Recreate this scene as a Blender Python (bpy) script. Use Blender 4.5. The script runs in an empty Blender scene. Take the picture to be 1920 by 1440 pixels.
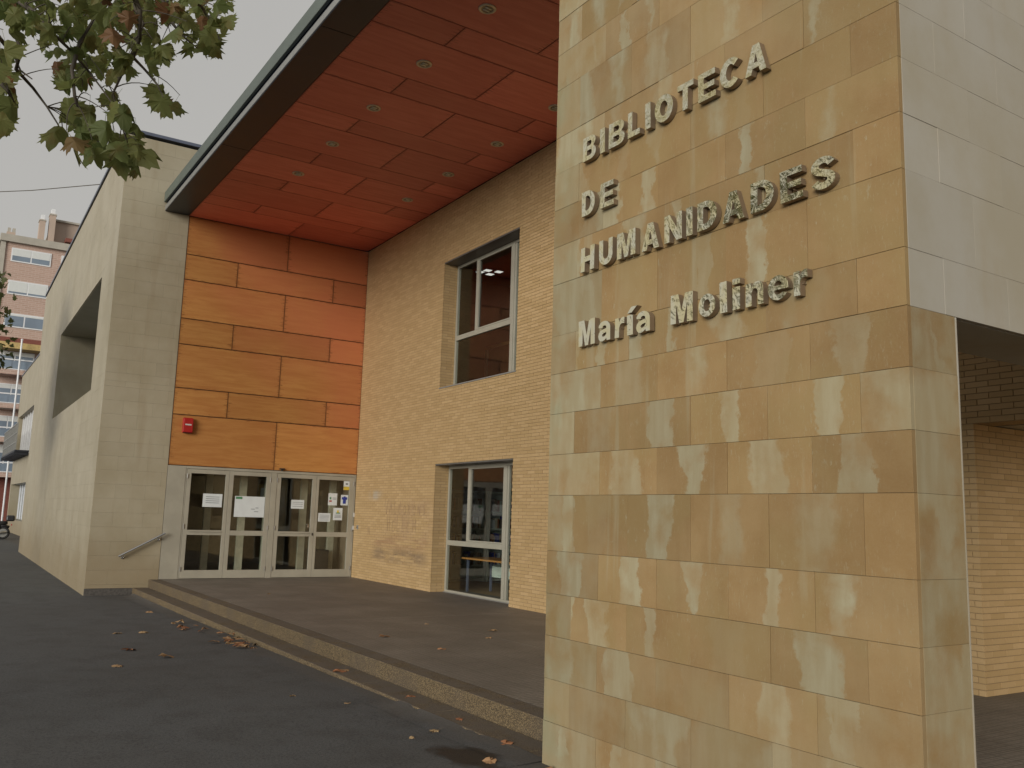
import bpy, bmesh, math, random
import numpy as np
from mathutils import Vector, Matrix
R = math.radians
random.seed(7)
sc = bpy.context.scene
C = sc.collection

# ------------------------------------------------------------------ camera, sky, sun, exposure
CAM = Vector((0, 0, 1.8))
CR = Vector((0.54725117, 0.83646179, 0.02911761))      # right
CU = Vector((0.10804578, -0.10510117, 0.98857466))     # up
CF = Vector((-0.82996522, 0.53785260, 0.14789290))     # forward
FPX = 1672.41                                          # focal length in pixels of a 1920 wide picture
cd = bpy.data.cameras.new('camera')
cd.sensor_fit = 'HORIZONTAL'; cd.sensor_width = 36.0; cd.lens = 36.0 * FPX / 1920.0
cd.clip_start = 0.05; cd.clip_end = 2000
cam = bpy.data.objects.new('camera', cd); C.objects.link(cam)
cam.matrix_world = Matrix(((CR.x, CU.x, -CF.x, 0), (CR.y, CU.y, -CF.y, 0), (CR.z, CU.z, -CF.z, CAM.z), (0, 0, 0, 1)))
sc.camera = cam

SUN_EL, SUN_AZ = R(9), R(-57)       # azimuth measured from +X towards +Y: the sun stands over the street
wd = bpy.data.worlds.new('World'); sc.world = wd; wd.use_nodes = True
nt = wd.node_tree; nt.nodes.clear()
sky = nt.nodes.new('ShaderNodeTexSky'); sky.sky_type = 'NISHITA'; sky.sun_disc = False
sky.sun_elevation = SUN_EL; sky.sun_rotation = math.pi / 2 - SUN_AZ
sky.air_density = 2.0; sky.dust_density = 5.0; sky.ozone_density = 1.0; sky.altitude = 0
hs = nt.nodes.new('ShaderNodeHueSaturation'); hs.inputs['Saturation'].default_value = 0.12
mx = nt.nodes.new('ShaderNodeMix'); mx.data_type = 'RGBA'; mx.inputs[0].default_value = 0.80
mx.inputs[7].default_value = (4.75, 4.65, 4.45, 1)      # even cloud cover
tcw = nt.nodes.new('ShaderNodeTexCoord'); nz = nt.nodes.new('ShaderNodeTexNoise'); nz.inputs['Scale'].default_value = 2.2; nz.inputs['Detail'].default_value = 5.0
mr = nt.nodes.new('ShaderNodeMapRange'); mr.inputs[3].default_value = 0.93; mr.inputs[4].default_value = 1.07
mm_ = nt.nodes.new('ShaderNodeMix'); mm_.data_type = 'RGBA'; mm_.blend_type = 'MULTIPLY'; mm_.inputs[0].default_value = 1.0
nt.links.new(tcw.outputs['Generated'], nz.inputs['Vector']); nt.links.new(nz.outputs['Fac'], mr.inputs[0]); nt.links.new(mr.outputs[0], mm_.inputs[7])
bg = nt.nodes.new('ShaderNodeBackground'); bg.inputs['Strength'].default_value = 0.059
wo = nt.nodes.new('ShaderNodeOutputWorld')
nt.links.new(sky.outputs[0], hs.inputs['Color']); nt.links.new(hs.outputs[0], mx.inputs[6])
nt.links.new(mx.outputs[2], mm_.inputs[6]); nt.links.new(mm_.outputs[2], bg.inputs[0]); nt.links.new(bg.outputs[0], wo.inputs[0])

sl = bpy.data.lights.new('sun', 'SUN'); sl.energy = 1.5; sl.angle = R(28); sl.color = (1.0, 0.955, 0.88)
so = bpy.data.objects.new('sun', sl); C.objects.link(so)
sd = Vector((math.cos(SUN_EL) * math.cos(SUN_AZ), math.cos(SUN_EL) * math.sin(SUN_AZ), math.sin(SUN_EL)))
so.rotation_euler = sd.to_track_quat('Z', 'Y').to_euler(); so.location = sd * 60
sc.view_settings.view_transform = 'Standard'; sc.view_settings.look = 'None'
sc.view_settings.exposure = 0.90; sc.view_settings.gamma = 1.0; sc.view_settings.use_curve_mapping = False
sc.render.engine = 'CYCLES'
sc.cycles.max_bounces = 6; sc.cycles.diffuse_bounces = 4; sc.cycles.glossy_bounces = 3
sc.cycles.transparent_max_bounces = 16; sc.cycles.sample_clamp_indirect = 6.0
sc.cycles.caustics_reflective = False; sc.cycles.caustics_refractive = False
try:
    sc.cycles.use_denoising = True
except Exception:
    pass

# ------------------------------------------------------------------ helpers
def ray(x, y):
    return (CR * (x - 960) - CU * (y - 720) + CF * FPX).normalized()
def at(x, y, axis, val):
    d = ray(x, y); return CAM + d * ((val - CAM[axis]) / d[axis])
def pix(p):
    d = Vector(p) - CAM; w = d.dot(CF)
    return (960 + FPX * d.dot(CR) / w, 720 - FPX * d.dot(CU) / w, w)

class MB:
    def __init__(s): s.v = []; s.f = []; s.t = []; s.tone = 0.0
    def add(s, vs, fs):
        n = len(s.v); s.v += [tuple(v) for v in vs]; s.f += [tuple(n + i for i in f) for f in fs]; s.t += [s.tone] * len(fs)
        return s
    def box(s, x0, x1, y0, y1, z0, z1, fn=None, skip=()):
        vs = [(x0, y0, z0), (x1, y0, z0), (x1, y1, z0), (x0, y1, z0), (x0, y0, z1), (x1, y0, z1), (x1, y1, z1), (x0, y1, z1)]
        if fn: vs = [fn(*v) for v in vs]
        fs = {'-z': (0, 3, 2, 1), '+z': (4, 5, 6, 7), '-y': (0, 1, 5, 4), '+x': (1, 2, 6, 5), '+y': (2, 3, 7, 6), '-x': (3, 0, 4, 7)}
        return s.add(vs, [f for k, f in fs.items() if k not in skip])
    def quad(s, a, b, c, d): return s.add([a, b, c, d], [(0, 1, 2, 3)])
    def tube(s, pts, rad, n=8, caps=True):
        pts = [Vector(p) for p in pts]
        rad = rad if isinstance(rad, (list, tuple)) else [rad] * len(pts)
        rings = []; up = None
        for i, p in enumerate(pts):
            a = pts[max(i - 1, 0)]; b = pts[min(i + 1, len(pts) - 1)]
            t = (b - a)
            if t.length < 1e-9: t = Vector((0, 0, 1))
            t.normalize()
            if up is None or abs(up.dot(t)) > 0.95:
                up = Vector((0, 0, 1)) if abs(t.z) < 0.9 else Vector((1, 0, 0))
            u = t.cross(up).normalized(); w = u.cross(t).normalized(); up = w
            rings.append([p + (u * math.cos(2 * math.pi * k / n) + w * math.sin(2 * math.pi * k / n)) * rad[i] for k in range(n)])
        vs = [v for r_ in rings for v in r_]; fs = []
        for i in range(len(pts) - 1):
            for k in range(n):
                fs.append((i * n + k, i * n + (k + 1) % n, (i + 1) * n + (k + 1) % n, (i + 1) * n + k))
        if caps:
            fs.append(tuple(range(n - 1, -1, -1))); m = (len(pts) - 1) * n; fs.append(tuple(m + k for k in range(n)))
        return s.add(vs, fs)
    def lathe(s, c, prof, n=20, axis='z'):
        # prof: (radius, height) pairs
        vs = []; fs = []
        for r_, h in prof:
            for k in range(n):
                a = 2 * math.pi * k / n; x, y = r_ * math.cos(a), r_ * math.sin(a)
                p = {'z': (x, y, h), 'x': (h, x, y), 'y': (x, h, y)}[axis]
                vs.append((c[0] + p[0], c[1] + p[1], c[2] + p[2]))
        for i in range(len(prof) - 1):
            for k in range(n):
                fs.append((i * n + k, i * n + (k + 1) % n, (i + 1) * n + (k + 1) % n, (i + 1) * n + k))
        fs.append(tuple(range(n))); fs.append(tuple((len(prof) - 1) * n + k for k in range(n)))
        return s.add(vs, fs)
    def mesh(s, name, tone=False):
        me = bpy.data.meshes.new(name); me.from_pydata(s.v, [], s.f); me.update()
        if tone:
            at_ = me.attributes.new('tone', 'FLOAT', 'FACE'); at_.data.foreach_set('value', s.t)
        return me
    def build(s, name, mat, parent=None, bevel=0.0, smooth=False, tone=False, recalc=False):
        me = s.mesh(name, tone)
        if recalc:
            b = bmesh.new(); b.from_mesh(me); bmesh.ops.recalc_face_normals(b, faces=b.faces); b.to_mesh(me); b.free()
        return link(name, me, mat, parent, bevel, smooth)

def link(name, me, mat, parent=None, bevel=0.0, smooth=False, loc=None):
    o = bpy.data.objects.new(name, me); C.objects.link(o)
    if mat is not None and len(me.materials) == 0: me.materials.append(mat)
    if parent is not None: o.parent = parent
    if bevel:
        m = o.modifiers.new('bevel', 'BEVEL'); m.width = bevel; m.segments = 2; m.limit_method = 'ANGLE'
    if smooth:
        me.polygons.foreach_set('use_smooth', [True] * len(me.polygons))
    if loc is not None: o.location = loc
    return o

def tag(o, label=None, cat=None, group=None, kind=None):
    if label: o['label'] = label
    if cat: o['category'] = cat
    if group: o['group'] = group
    if kind: o['kind'] = kind
    return o
def empty(name, loc=(0, 0, 0), rz=0.0):
    o = bpy.data.objects.new(name, None); C.objects.link(o); o.location = loc; o.rotation_euler = (0, 0, rz); o.empty_display_size = 0.2
    return o

# ------------------------------------------------------------------ node material toolkit
class NM:
    def __init__(s, name):
        s.m = bpy.data.materials.new(name); s.m.use_nodes = True
        s.t = s.m.node_tree; s.t.nodes.clear()
        s.out = s.n('ShaderNodeOutputMaterial')
    def n(s, typ, **kw):
        nd = s.t.nodes.new(typ)
        for k, v in kw.items(): setattr(nd, k, v)
        return nd
    def set(s, sock, v):
        if hasattr(v, 'is_output') or isinstance(v, bpy.types.NodeSocket): s.t.links.new(v, sock)
        else: sock.default_value = v
    def pos(s): return s.n('ShaderNodeNewGeometry').outputs['Position']
    def objc(s): return s.n('ShaderNodeTexCoord').outputs['Object']
    def rnd(s): return s.n('ShaderNodeObjectInfo').outputs['Random']
    def attr(s, name, typ='OBJECT'):
        a = s.n('ShaderNodeAttribute', attribute_type=typ, attribute_name=name); return a.outputs['Fac']
    def sep(s, v):
        q = s.n('ShaderNodeSeparateXYZ'); s.set(q.inputs[0], v); return q.outputs
    def comb(s, x, y, z):
        q = s.n('ShaderNodeCombineXYZ')
        for i, v in enumerate((x, y, z)): s.set(q.inputs[i], v)
        return q.outputs[0]
    def math(s, op, a, b=0.0, clamp=False):
        q = s.n('ShaderNodeMath', operation=op, use_clamp=clamp); s.set(q.inputs[0], a); s.set(q.inputs[1], b); return q.outputs[0]
    def scale(s, v, sx, sy, sz):
        q = s.n('ShaderNodeVectorMath', operation='MULTIPLY'); s.set(q.inputs[0], v); q.inputs[1].default_value = (sx, sy, sz); return q.outputs[0]
    def vadd(s, a, b):
        q = s.n('ShaderNodeVectorMath', operation='ADD'); s.set(q.inputs[0], a); s.set(q.inputs[1], b); return q.outputs[0]
    def noise(s, v, scale, detail=4.0, rough=0.55, dist=0.0):
        q = s.n('ShaderNodeTexNoise'); s.set(q.inputs['Vector'], v); q.inputs['Scale'].default_value = scale
        q.inputs['Detail'].default_value = detail; q.inputs['Roughness'].default_value = rough; q.inputs['Distortion'].default_value = dist
        return q.outputs['Fac']
    def voro(s, v, scale, feature='F1', out='Distance'):
        q = s.n('ShaderNodeTexVoronoi', feature=feature); s.set(q.inputs['Vector'], v); q.inputs['Scale'].default_value = scale
        return q.outputs[out]
    def sstep(s, v, lo, hi, a=0.0, b=1.0):
        q = s.n('ShaderNodeMapRange', interpolation_type='SMOOTHSTEP'); s.set(q.inputs[0], v)
        for i, w in enumerate((lo, hi, a, b)): s.set(q.inputs[1 + i], w)
        return q.outputs[0]
    def mix(s, f, a, b, mode='MIX'):
        q = s.n('ShaderNodeMix', data_type='RGBA', blend_type=mode); s.set(q.inputs[0], f)
        for i, v in ((6, a), (7, b)):
            s.set(q.inputs[i], v if not isinstance(v, tuple) else (*v, 1.0)[:4])
        return q.outputs[2]
    def bump(s, h, strength=0.3, dist=0.01):
        q = s.n('ShaderNodeBump'); q.inputs['Strength'].default_value = strength; q.inputs['Distance'].default_value = dist
        s.set(q.inputs['Height'], h); return q.outputs[0]
    def bsdf(s, col, rough=0.6, metal=0.0, normal=None, spec=0.5, **kw):
        b = s.n('ShaderNodeBsdfPrincipled')
        s.set(b.inputs['Base Color'], (*col, 1.0)[:4] if isinstance(col, tuple) else col)
        s.set(b.inputs['Roughness'], rough); s.set(b.inputs['Metallic'], metal); b.inputs['Specular IOR Level'].default_value = spec
        if normal is not None: s.set(b.inputs['Normal'], normal)
        for k, v in kw.items(): s.set(b.inputs[k], v)
        return b.outputs[0]
    def done(s, sh):
        s.t.links.new(sh, s.out.inputs[0]); return s.m

def simple(name, col, rough=0.6, metal=0.0, var=0.12, scale=6.0, bump=0.0, bscale=60.0, spec=0.5):
    k = NM(name); p = k.pos()
    n = k.noise(p, scale, 5)
    f = k.sstep(n, 0.3, 0.7)
    c = k.mix(f, tuple(x * (1 - var) for x in col), tuple(min(1, x * (1 + var)) for x in col))
    rr = k.math('ADD', k.math('MULTIPLY', n, 0.15), rough - 0.075)
    nm = k.bump(k.noise(p, bscale, 3), bump, 0.01) if bump else None
    return k.done(k.bsdf(c, rr, metal, nm, spec))

MT = {}
def mats():
    # asphalt
    k = NM('asphalt'); p = k.pos()
    g = k.noise(p, 140, 3, 0.7); big = k.noise(p, 0.35, 4); mid = k.noise(p, 2.2, 5, 0.6)
    c = k.mix(k.sstep(g, 0.3, 0.75), (0.058, 0.062, 0.066), (0.158, 0.162, 0.162))
    c = k.mix(k.math('MULTIPLY', k.sstep(mid, 0.42, 0.68), 0.4), c, (0.050, 0.048, 0.046))
    c = k.mix(k.math('MULTIPLY', k.sstep(big, 0.35, 0.65), 0.35), c, (0.085, 0.082, 0.077))
    gm = k.noise(p, 48, 3, 0.7); c = k.mix(k.math('MULTIPLY', k.sstep(gm, 0.50, 0.66), 0.5), c, (0.135, 0.132, 0.125)); c = k.mix(k.math('MULTIPLY', k.sstep(gm, 0.46, 0.34), 0.5), c, (0.028, 0.028, 0.029))
    ky = k.sstep(k.math('ADD', k.sep(p)[1], k.math('MULTIPLY', k.math('SUBTRACT', k.noise(p, 2.6, 5), 0.5), 0.55)), 3.52, 3.86)
    c = k.mix(k.math('MULTIPLY', ky, 0.45), c, (0.105, 0.088, 0.068))
    sp = k.sstep(k.voro(p, 38), 0.10, 0.05); sel = k.sstep(k.noise(p, 9, 2), 0.56, 0.62)
    c = k.mix(k.math('MULTIPLY', sp, sel), c, (0.20, 0.19, 0.17))
    # damp stain beside the pillar foot
    q = k.sep(p); dx = k.math('ADD', q[0], 5.78); dy = k.math('ADD', q[1], -3.46)
    d = k.math('SQRT', k.math('ADD', k.math('MULTIPLY', k.math('MULTIPLY', dx, dx), 1.3), k.math('MULTIPLY', k.math('MULTIPLY', dy, dy), 5.0)))
    d = k.math('ADD', d, k.math('MULTIPLY', k.math('SUBTRACT', k.noise(p, 4.5, 5, 0.65), 0.5), 0.9))
    wet = k.sstep(d, 0.52, 0.30)
    c = k.mix(k.math('MULTIPLY', wet, 0.85), c, (0.010, 0.010, 0.011))
    rgh = k.math('SUBTRACT', 0.86, k.math('MULTIPLY', wet, 0.35))
    MT['asphalt'] = k.done(k.bsdf(c, rgh, 0, k.bump(k.math('ADD', g, k.math('MULTIPLY', mid, 0.5)), 0.35, 0.006), 0.3))
    # terrace tiles with a fine ribbed relief
    k = NM('ribbed_tile'); p = k.pos(); q = k.sep(p)
    def groove(v, pitch, w):
        f = k.math('FRACT', k.math('DIVIDE', v, pitch)); a = k.math('ABSOLUTE', k.math('SUBTRACT', f, 0.5))
        return k.sstep(a, 0.5 - w, 0.5 - w * 0.35)
    gx = groove(q[0], 0.066, 0.13); gy = groove(q[1], 0.066, 0.13); gr = k.math('MAXIMUM', gx, gy)
    tx = groove(q[0], 0.40, 0.02); ty = groove(q[1], 0.40, 0.02); tj = k.math('MAXIMUM', tx, ty)
    n = k.noise(p, 1.3, 5, 0.6); n2 = k.noise(p, 30, 3)
    c = k.mix(k.sstep(n, 0.35, 0.7), (0.200, 0.180, 0.152), (0.275, 0.248, 0.210))
    c = k.mix(k.math('MULTIPLY', k.sstep(n2, 0.3, 0.7), 0.3), c, (0.075, 0.065, 0.055))
    c = k.mix(k.math('MULTIPLY', gr, 0.45), c, (0.070, 0.060, 0.050)); c = k.mix(k.math('MULTIPLY', tj, 0.35), c, (0.035, 0.030, 0.026))
    MT['tile'] = k.done(k.bsdf(c, 0.62, 0, k.bump(k.math('SUBTRACT', 1.0, gr), 0.35, 0.004), 0.4))
    # exposed aggregate of the steps
    k = NM('exposed_aggregate'); p = k.pos()
    v = k.voro(p, 105, out='Color'); vd = k.voro(p, 105); br = k.n('ShaderNodeRGBToBW'); k.set(br.inputs[0], v); bw_ = br.outputs[0]
    c = k.mix(k.sstep(bw_, 0.2, 0.8), (0.105, 0.074, 0.038), (0.315, 0.235, 0.128))
    c = k.mix(k.sstep(vd, 0.42, 0.62), c, (0.085, 0.065, 0.042))
    c = k.mix(k.math('MULTIPLY', k.sstep(k.noise(p, 1.6, 4), 0.42, 0.65), 0.45), c, (0.10, 0.08, 0.06))
    nz = k.sep(k.n('ShaderNodeNewGeometry').outputs['Normal'])[2]
    dirt = k.sstep(k.noise(p, 5, 4), 0.25, 0.6)
    c = k.mix(k.math('MULTIPLY', k.math('MULTIPLY', k.sstep(nz, 0.6, 0.9), dirt), 0.75), c, (0.145, 0.124, 0.102))   # trodden, dusty treads
    MT['aggregate'] = k.done(k.bsdf(c, 0.85, 0, k.bump(k.math('SUBTRACT', 1.0, vd), 0.6, 0.006), 0.3))
    # weathered sandstone of the pillar: ochre slabs with bleached run-off patches
    k = NM('weathered_sandstone'); p = k.pos(); o = k.objc(); q = k.sep(o); w = k.sep(p)
    tone = k.attr('tone'); t2 = k.attr('pale')
    st = k.scale(p, 5.5, 5.5, 0.9); streak = k.noise(st, 1.6, 5, 0.6)
    cl = k.noise(p, 2.1, 6, 0.62)
    grain = k.noise(p, 90, 4, 0.7)
    och = k.mix(k.sstep(cl, 0.30, 0.72), (0.262, 0.163, 0.066), (0.325, 0.218, 0.100))
    och = k.mix(k.math('MULTIPLY', k.sstep(streak, 0.45, 0.75), 0.35), och, (0.232, 0.138, 0.054))
    och = k.mix(k.math('MULTIPLY', k.sstep(grain, 0.35, 0.75), 0.22), och, (0.310, 0.23, 0.125))
    och = k.mix(k.math('MULTIPLY', k.sstep(k.noise(k.vadd(p, k.comb(k.math('MULTIPLY', tone, 9.0), 3.0, 0.0)), 1.7, 4), 0.42, 0.62), 0.5), och, (0.285, 0.208, 0.090))
    pale = k.mix(k.sstep(k.noise(st, 2.6, 5), 0.35, 0.7), (0.325, 0.275, 0.165), (0.365, 0.328, 0.215))
    wob = k.math('MULTIPLY', k.math('SUBTRACT', k.noise(k.scale(p, 1, 1, 0.8), 7.0, 5, 0.6), 0.5), 0.24)
    wob = k.math('ADD', wob, k.math('MULTIPLY', k.math('SUBTRACT', k.noise(p, 42, 4, 0.7), 0.5), 0.045))
    m = 0.0
    for i in (1, 2, 3):
        cx = k.attr('patch%d' % i); hw = k.attr('half%d' % i)
        lean = k.math('MULTIPLY', q[2], k.attr('lean%d' % i))
        d_ = k.math('ABSOLUTE', k.math('SUBTRACT', k.math('ADD', k.math('ADD', q[0], wob), lean), cx))
        e = k.math('SUBTRACT', k.math('ADD', hw, k.math('MULTIPLY', q[2], k.attr('taper%d' % i))), d_)
        sf = k.attr('soft%d' % i); mi = k.math('MULTIPLY', k.sstep(e, k.math('MULTIPLY', sf, -1.0), k.math('MULTIPLY', sf, 1.3)), k.attr('amt%d' % i))
        m = mi if i == 1 else k.math('MAXIMUM', m, mi)
    m = k.math('MULTIPLY', m, k.sstep(k.noise(p, 4.0, 5), 0.28, 0.56, 0.25, 1.0))
    speck = k.math('MULTIPLY', k.sstep(k.noise(k.scale(p, 1, 1, 0.45), 34, 4, 0.7), 0.60, 0.70), k.sstep(k.noise(p, 1.4, 3), 0.45, 0.62))
    runs = k.math('MULTIPLY', k.sstep(k.noise(k.scale(p, 7, 7, 0.42), 1.0, 4, 0.6), 0.56, 0.70), k.sstep(k.noise(p, 0.9, 3), 0.40, 0.60))
    m = k.math('MAXIMUM', m, k.math('MULTIPLY', runs, 0.55))
    m = k.math('MAXIMUM', m, k.math('MULTIPLY', speck, 0.6))
    m = k.math('MAXIMUM', m, k.math('MULTIPLY', t2, k.sstep(k.noise(p, 3.0, 5), 0.30, 0.60)))
    scr_ = k.math('MULTIPLY', k.sstep(k.noise(k.scale(p, 3.0, 3.0, 0.7), 28, 5, 0.75), 0.56, 0.66), k.sstep(k.noise(p, 1.9, 4), 0.36, 0.58))
    m = k.math('MAXIMUM', m, k.math('MULTIPLY', scr_, 0.42))
    c = k.mix(m, och, pale)
    tn = k.math('ADD', 1.0, k.math('MULTIPLY', k.math('SUBTRACT', tone, 0.5), 0.24))
    hv = k.n('ShaderNodeHueSaturation'); k.set(hv.inputs['Value'], tn); k.set(hv.inputs['Color'], c); c = hv.outputs[0]
    # green algae bloom along the left arris
    alg = k.math('MULTIPLY', k.sstep(k.math('ADD', w[0], k.math('MULTIPLY', k.noise(p, 6, 4), 0.5)), -4.78, -5.12), k.sstep(k.noise(p, 3.2, 5), 0.45, 0.68))
    c = k.mix(k.math('MULTIPLY', alg, 0.40), c, (0.26, 0.285, 0.185))
    h = k.math('ADD', k.math('MULTIPLY', grain, 0.6), k.math('MULTIPLY', cl, 0.8))
    MT['sandstone'] = k.done(k.bsdf(c, 0.8, 0, k.bump(h, 0.28, 0.006), 0.3))
    # smooth paler limestone (left block, lintel wall)
    def lime(name, a, b, dirt, spec=0.5, rough=0.55):
        k = NM(name); p = k.pos(); w = k.sep(p); tone = k.math('ADD', k.attr('tone'), k.attr('tone', 'GEOMETRY'))
        cl = k.noise(p, 0.9, 6, 0.62); st = k.noise(k.scale(p, 3, 3, 0.35), 1.3, 5); gr = k.noise(p, 70, 3, 0.6)
        c = k.mix(k.sstep(cl, 0.3, 0.7), a, b)
        c = k.mix(k.math('MULTIPLY', k.sstep(st, 0.5, 0.75), 0.30), c, dirt)
        tn = k.math('ADD', 1.0, k.math('MULTIPLY', k.math('SUBTRACT', tone, 0.5), 0.05))
        hv = k.n('ShaderNodeHueSaturation'); k.set(hv.inputs['Value'], tn); k.set(hv.inputs['Color'], c); c = hv.outputs[0]
        # splash zone dirt with its own ragged upper edge
        z = k.math('ADD', w[2], k.math('MULTIPLY', k.math('SUBTRACT', k.noise(p, 1.1, 5), 0.5), 1.3))
        c = k.mix(k.math('MULTIPLY', k.sstep(z, 1.5, 0.2), 0.55), c, dirt)
        MT[name] = k.done(k.bsdf(c, rough, 0, k.bump(gr, 0.08, 0.004), spec))
    lime('limestone', (0.345, 0.300, 0.205), (0.405, 0.360, 0.262), (0.255, 0.190, 0.105), 0.3, 0.45)
    lime('limestone_side', (0.345, 0.305, 0.225), (0.395, 0.370, 0.315), (0.32, 0.245, 0.145), 0.35, 0.7)
    # yellow brick
    def brick(name, a, b, cc):
        k = NM(name); p = k.pos(); w = k.sep(p); tone = k.math('ADD', k.attr('tone'), k.attr('tone', 'GEOMETRY'))
        n = k.noise(p, 26, 4, 0.65); big = k.noise(p, 0.45, 4)
        c = k.mix(tone, a, b); c = k.mix(k.math('MULTIPLY', k.sstep(n, 0.35, 0.75), 0.3), c, cc)
        c = k.mix(k.math('MULTIPLY', k.sstep(big, 0.42, 0.62), 0.22), c, a)
        # scrubbed graffiti smears and kicked dirt beside the doors
        def zone(z0, z1, x0, x1, soft, sx, sz, thr, col, amt):
            nonlocal c
            mz = k.math('MULTIPLY', k.sstep(w[2], z0 - soft, z0 + soft), k.sstep(w[2], z1 + soft, z1 - soft))
            mxx = k.math('MULTIPLY', k.sstep(w[0], x0 - .3, x0 + .3), k.sstep(w[0], x1 + .3, x1 - .3))
            nn = k.sstep(k.noise(k.scale(p, sx, 1, sz), 1.0, 6, 0.65), thr, thr + .2)
            c = k.mix(k.math('MULTIPLY', k.math('MULTIPLY', mz, mxx), k.math('MULTIPLY', nn, amt)), c, col)
        zone(0.78, 1.02, -19.3, -16.6, .12, 1.2, 9.0, 0.36, (0.12, 0.088, 0.075), 0.62)
        zone(1.05, 1.35, -19.2, -16.5, .10, 0.9, 10.0, 0.40, (0.30, 0.165, 0.10), 0.5)
        zone(1.30, 2.10, -18.6, -16.4, .15, 1.5, 1.5, 0.40, (0.36, 0.235, 0.155), 0.38)
        zone(2.12, 2.32, -19.5, -19.05, .05, 3, 3, 0.28, (0.42, 0.44, 0.42), 0.55)
        MT[name] = k.done(k.bsdf(c, 0.82, 0, k.bump(n, 0.2, 0.004), 0.25))
    brick('yellow_brick', (0.46, 0.315, 0.150), (0.55, 0.385, 0.200), (0.49, 0.34, 0.165))
    k = NM('mortar'); p = k.pos(); n = k.noise(p, 60, 3)
    c = k.mix(n, (0.30, 0.212, 0.112), (0.38, 0.275, 0.152)); MT['mortar'] = k.done(k.bsdf(c, 0.9, 0, k.bump(n, 0.3, 0.004), 0.2))
    # stained wood-veneer panels (grain runs along the panel's own long axis)
    def veneer(name, a, b, dark, axis):
        k = NM(name); o = k.objc(); p = k.pos(); w = k.sep(o); tone = k.attr('tone')
        sv = k.scale(o, 0.5, 0.5, 5.0) if axis == 'z' else k.scale(o, 5.0, 0.5, 0.5)
        off = k.comb(k.math('MULTIPLY', tone, 31.0), k.math('MULTIPLY', tone, 17.0), k.math('MULTIPLY', tone, 23.0))
        sv = k.vadd(sv, off)
        g = k.noise(sv, 2.6, 6, 0.6, 0.4); fg = k.noise(sv, 18, 4, 0.7); big = k.noise(k.vadd(p, off), 0.55, 3)
        c = k.mix(k.sstep(g, 0.30, 0.70), a, b)
        c = k.mix(k.math('MULTIPLY', k.sstep(fg, 0.45, 0.75), 0.25), c, dark)
        c = k.mix(k.math('MULTIPLY', k.sstep(big, 0.40, 0.62), 0.22), c, dark)
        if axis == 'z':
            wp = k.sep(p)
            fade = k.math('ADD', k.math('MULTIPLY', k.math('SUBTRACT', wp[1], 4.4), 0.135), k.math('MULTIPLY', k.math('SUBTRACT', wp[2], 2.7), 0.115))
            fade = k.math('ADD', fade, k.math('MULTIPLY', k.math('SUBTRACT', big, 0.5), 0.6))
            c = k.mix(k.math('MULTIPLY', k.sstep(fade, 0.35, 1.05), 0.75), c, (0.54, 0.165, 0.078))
        # water marks creeping in from the panel edges
        ex = k.attr('half_u'); ez = k.attr('half_v')
        du = k.math('SUBTRACT', ex, k.math('ABSOLUTE', w[1])); dv = k.math('SUBTRACT', ez, k.math('ABSOLUTE', w[2] if axis == 'z' else w[0]))
        ragged = k.math('MULTIPLY', k.sstep(k.noise(sv, 9, 5, 0.7), 0.48, 0.72), 0.14)
        em = k.math('MAXIMUM', k.sstep(k.math('SUBTRACT', du, ragged), 0.02, 0.0), k.sstep(k.math('SUBTRACT', dv, k.math('MULTIPLY', ragged, 0.35)), 0.015, 0.0))
        c = k.mix(k.math('MULTIPLY', em, 0.55), c, tuple(x * 0.45 for x in dark))
        tn = k.math('ADD', 1.0, k.math('MULTIPLY', k.math('SUBTRACT', tone, 0.5), 0.26))
        hv = k.n('ShaderNodeHueSaturation'); k.set(hv.inputs['Value'], tn); k.set(hv.inputs['Color'], c)
        MT[name] = k.done(k.bsdf(hv.outputs[0], 0.5, 0, k.bump(fg, 0.06, 0.002), 0.4))
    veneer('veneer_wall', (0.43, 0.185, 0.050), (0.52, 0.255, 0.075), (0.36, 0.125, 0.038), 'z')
    veneer('veneer_soffit', (0.66, 0.180, 0.135), (0.76, 0.245, 0.180), (0.60, 0.145, 0.112), 'x')
    MT['stone_joint'] = simple('stone_joint', (0.25, 0.195, 0.115), 0.9)
    MT['lime_joint'] = simple('lime_joint', (0.30, 0.265, 0.19), 0.9)
    MT['granite'] = simple('granite', (0.085, 0.078, 0.07), 0.6, 0, 0.3, 25)
    MT['batten'] = simple('batten_black', (0.025, 0.015, 0.012), 0.8)
    MT['dark_metal'] = simple('dark_zinc', (0.017, 0.019, 0.027), 0.45, 0.0, 0.25, 1.2)
    MT['grey_metal'] = simple('grey_flashing', (0.25, 0.25, 0.235), 0.45, 0.0, 0.08, 2.0)
    MT['gutter'] = simple('green_grey_gutter', (0.115, 0.140, 0.120), 0.5, 0.0, 0.10, 2.0)
    MT['blue_flash'] = simple('blue_grey_flashing', (0.10, 0.115, 0.16), 0.4, 0.0, 0.1, 2.0)
    MT['alu'] = simple('champagne_aluminium', (0.37, 0.345, 0.275), 0.42, 0.0, 0.07, 2.5)
    MT['alu_win'] = simple('pale_aluminium', (0.38, 0.365, 0.295), 0.40, 0.0, 0.06, 2.5)
    MT['chrome'] = simple('brushed_steel', (0.62, 0.62, 0.62), 0.22, 1.0, 0.05)
    MT['paper'] = simple('paper', (0.66, 0.70, 0.70), 0.8, 0, 0.03)
    MT['ink'] = simple('ink', (0.16, 0.17, 0.19), 0.8)
    MT['yellow'] = simple('yellow_print', (0.62, 0.47, 0.06), 0.7)
    MT['blue'] = simple('blue_print', (0.03, 0.05, 0.30), 0.7)
    MT['greenprint'] = simple('green_print', (0.08, 0.25, 0.12), 0.7)
    MT['redprint'] = simple('red_print', (0.42, 0.12, 0.10), 0.7)
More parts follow.
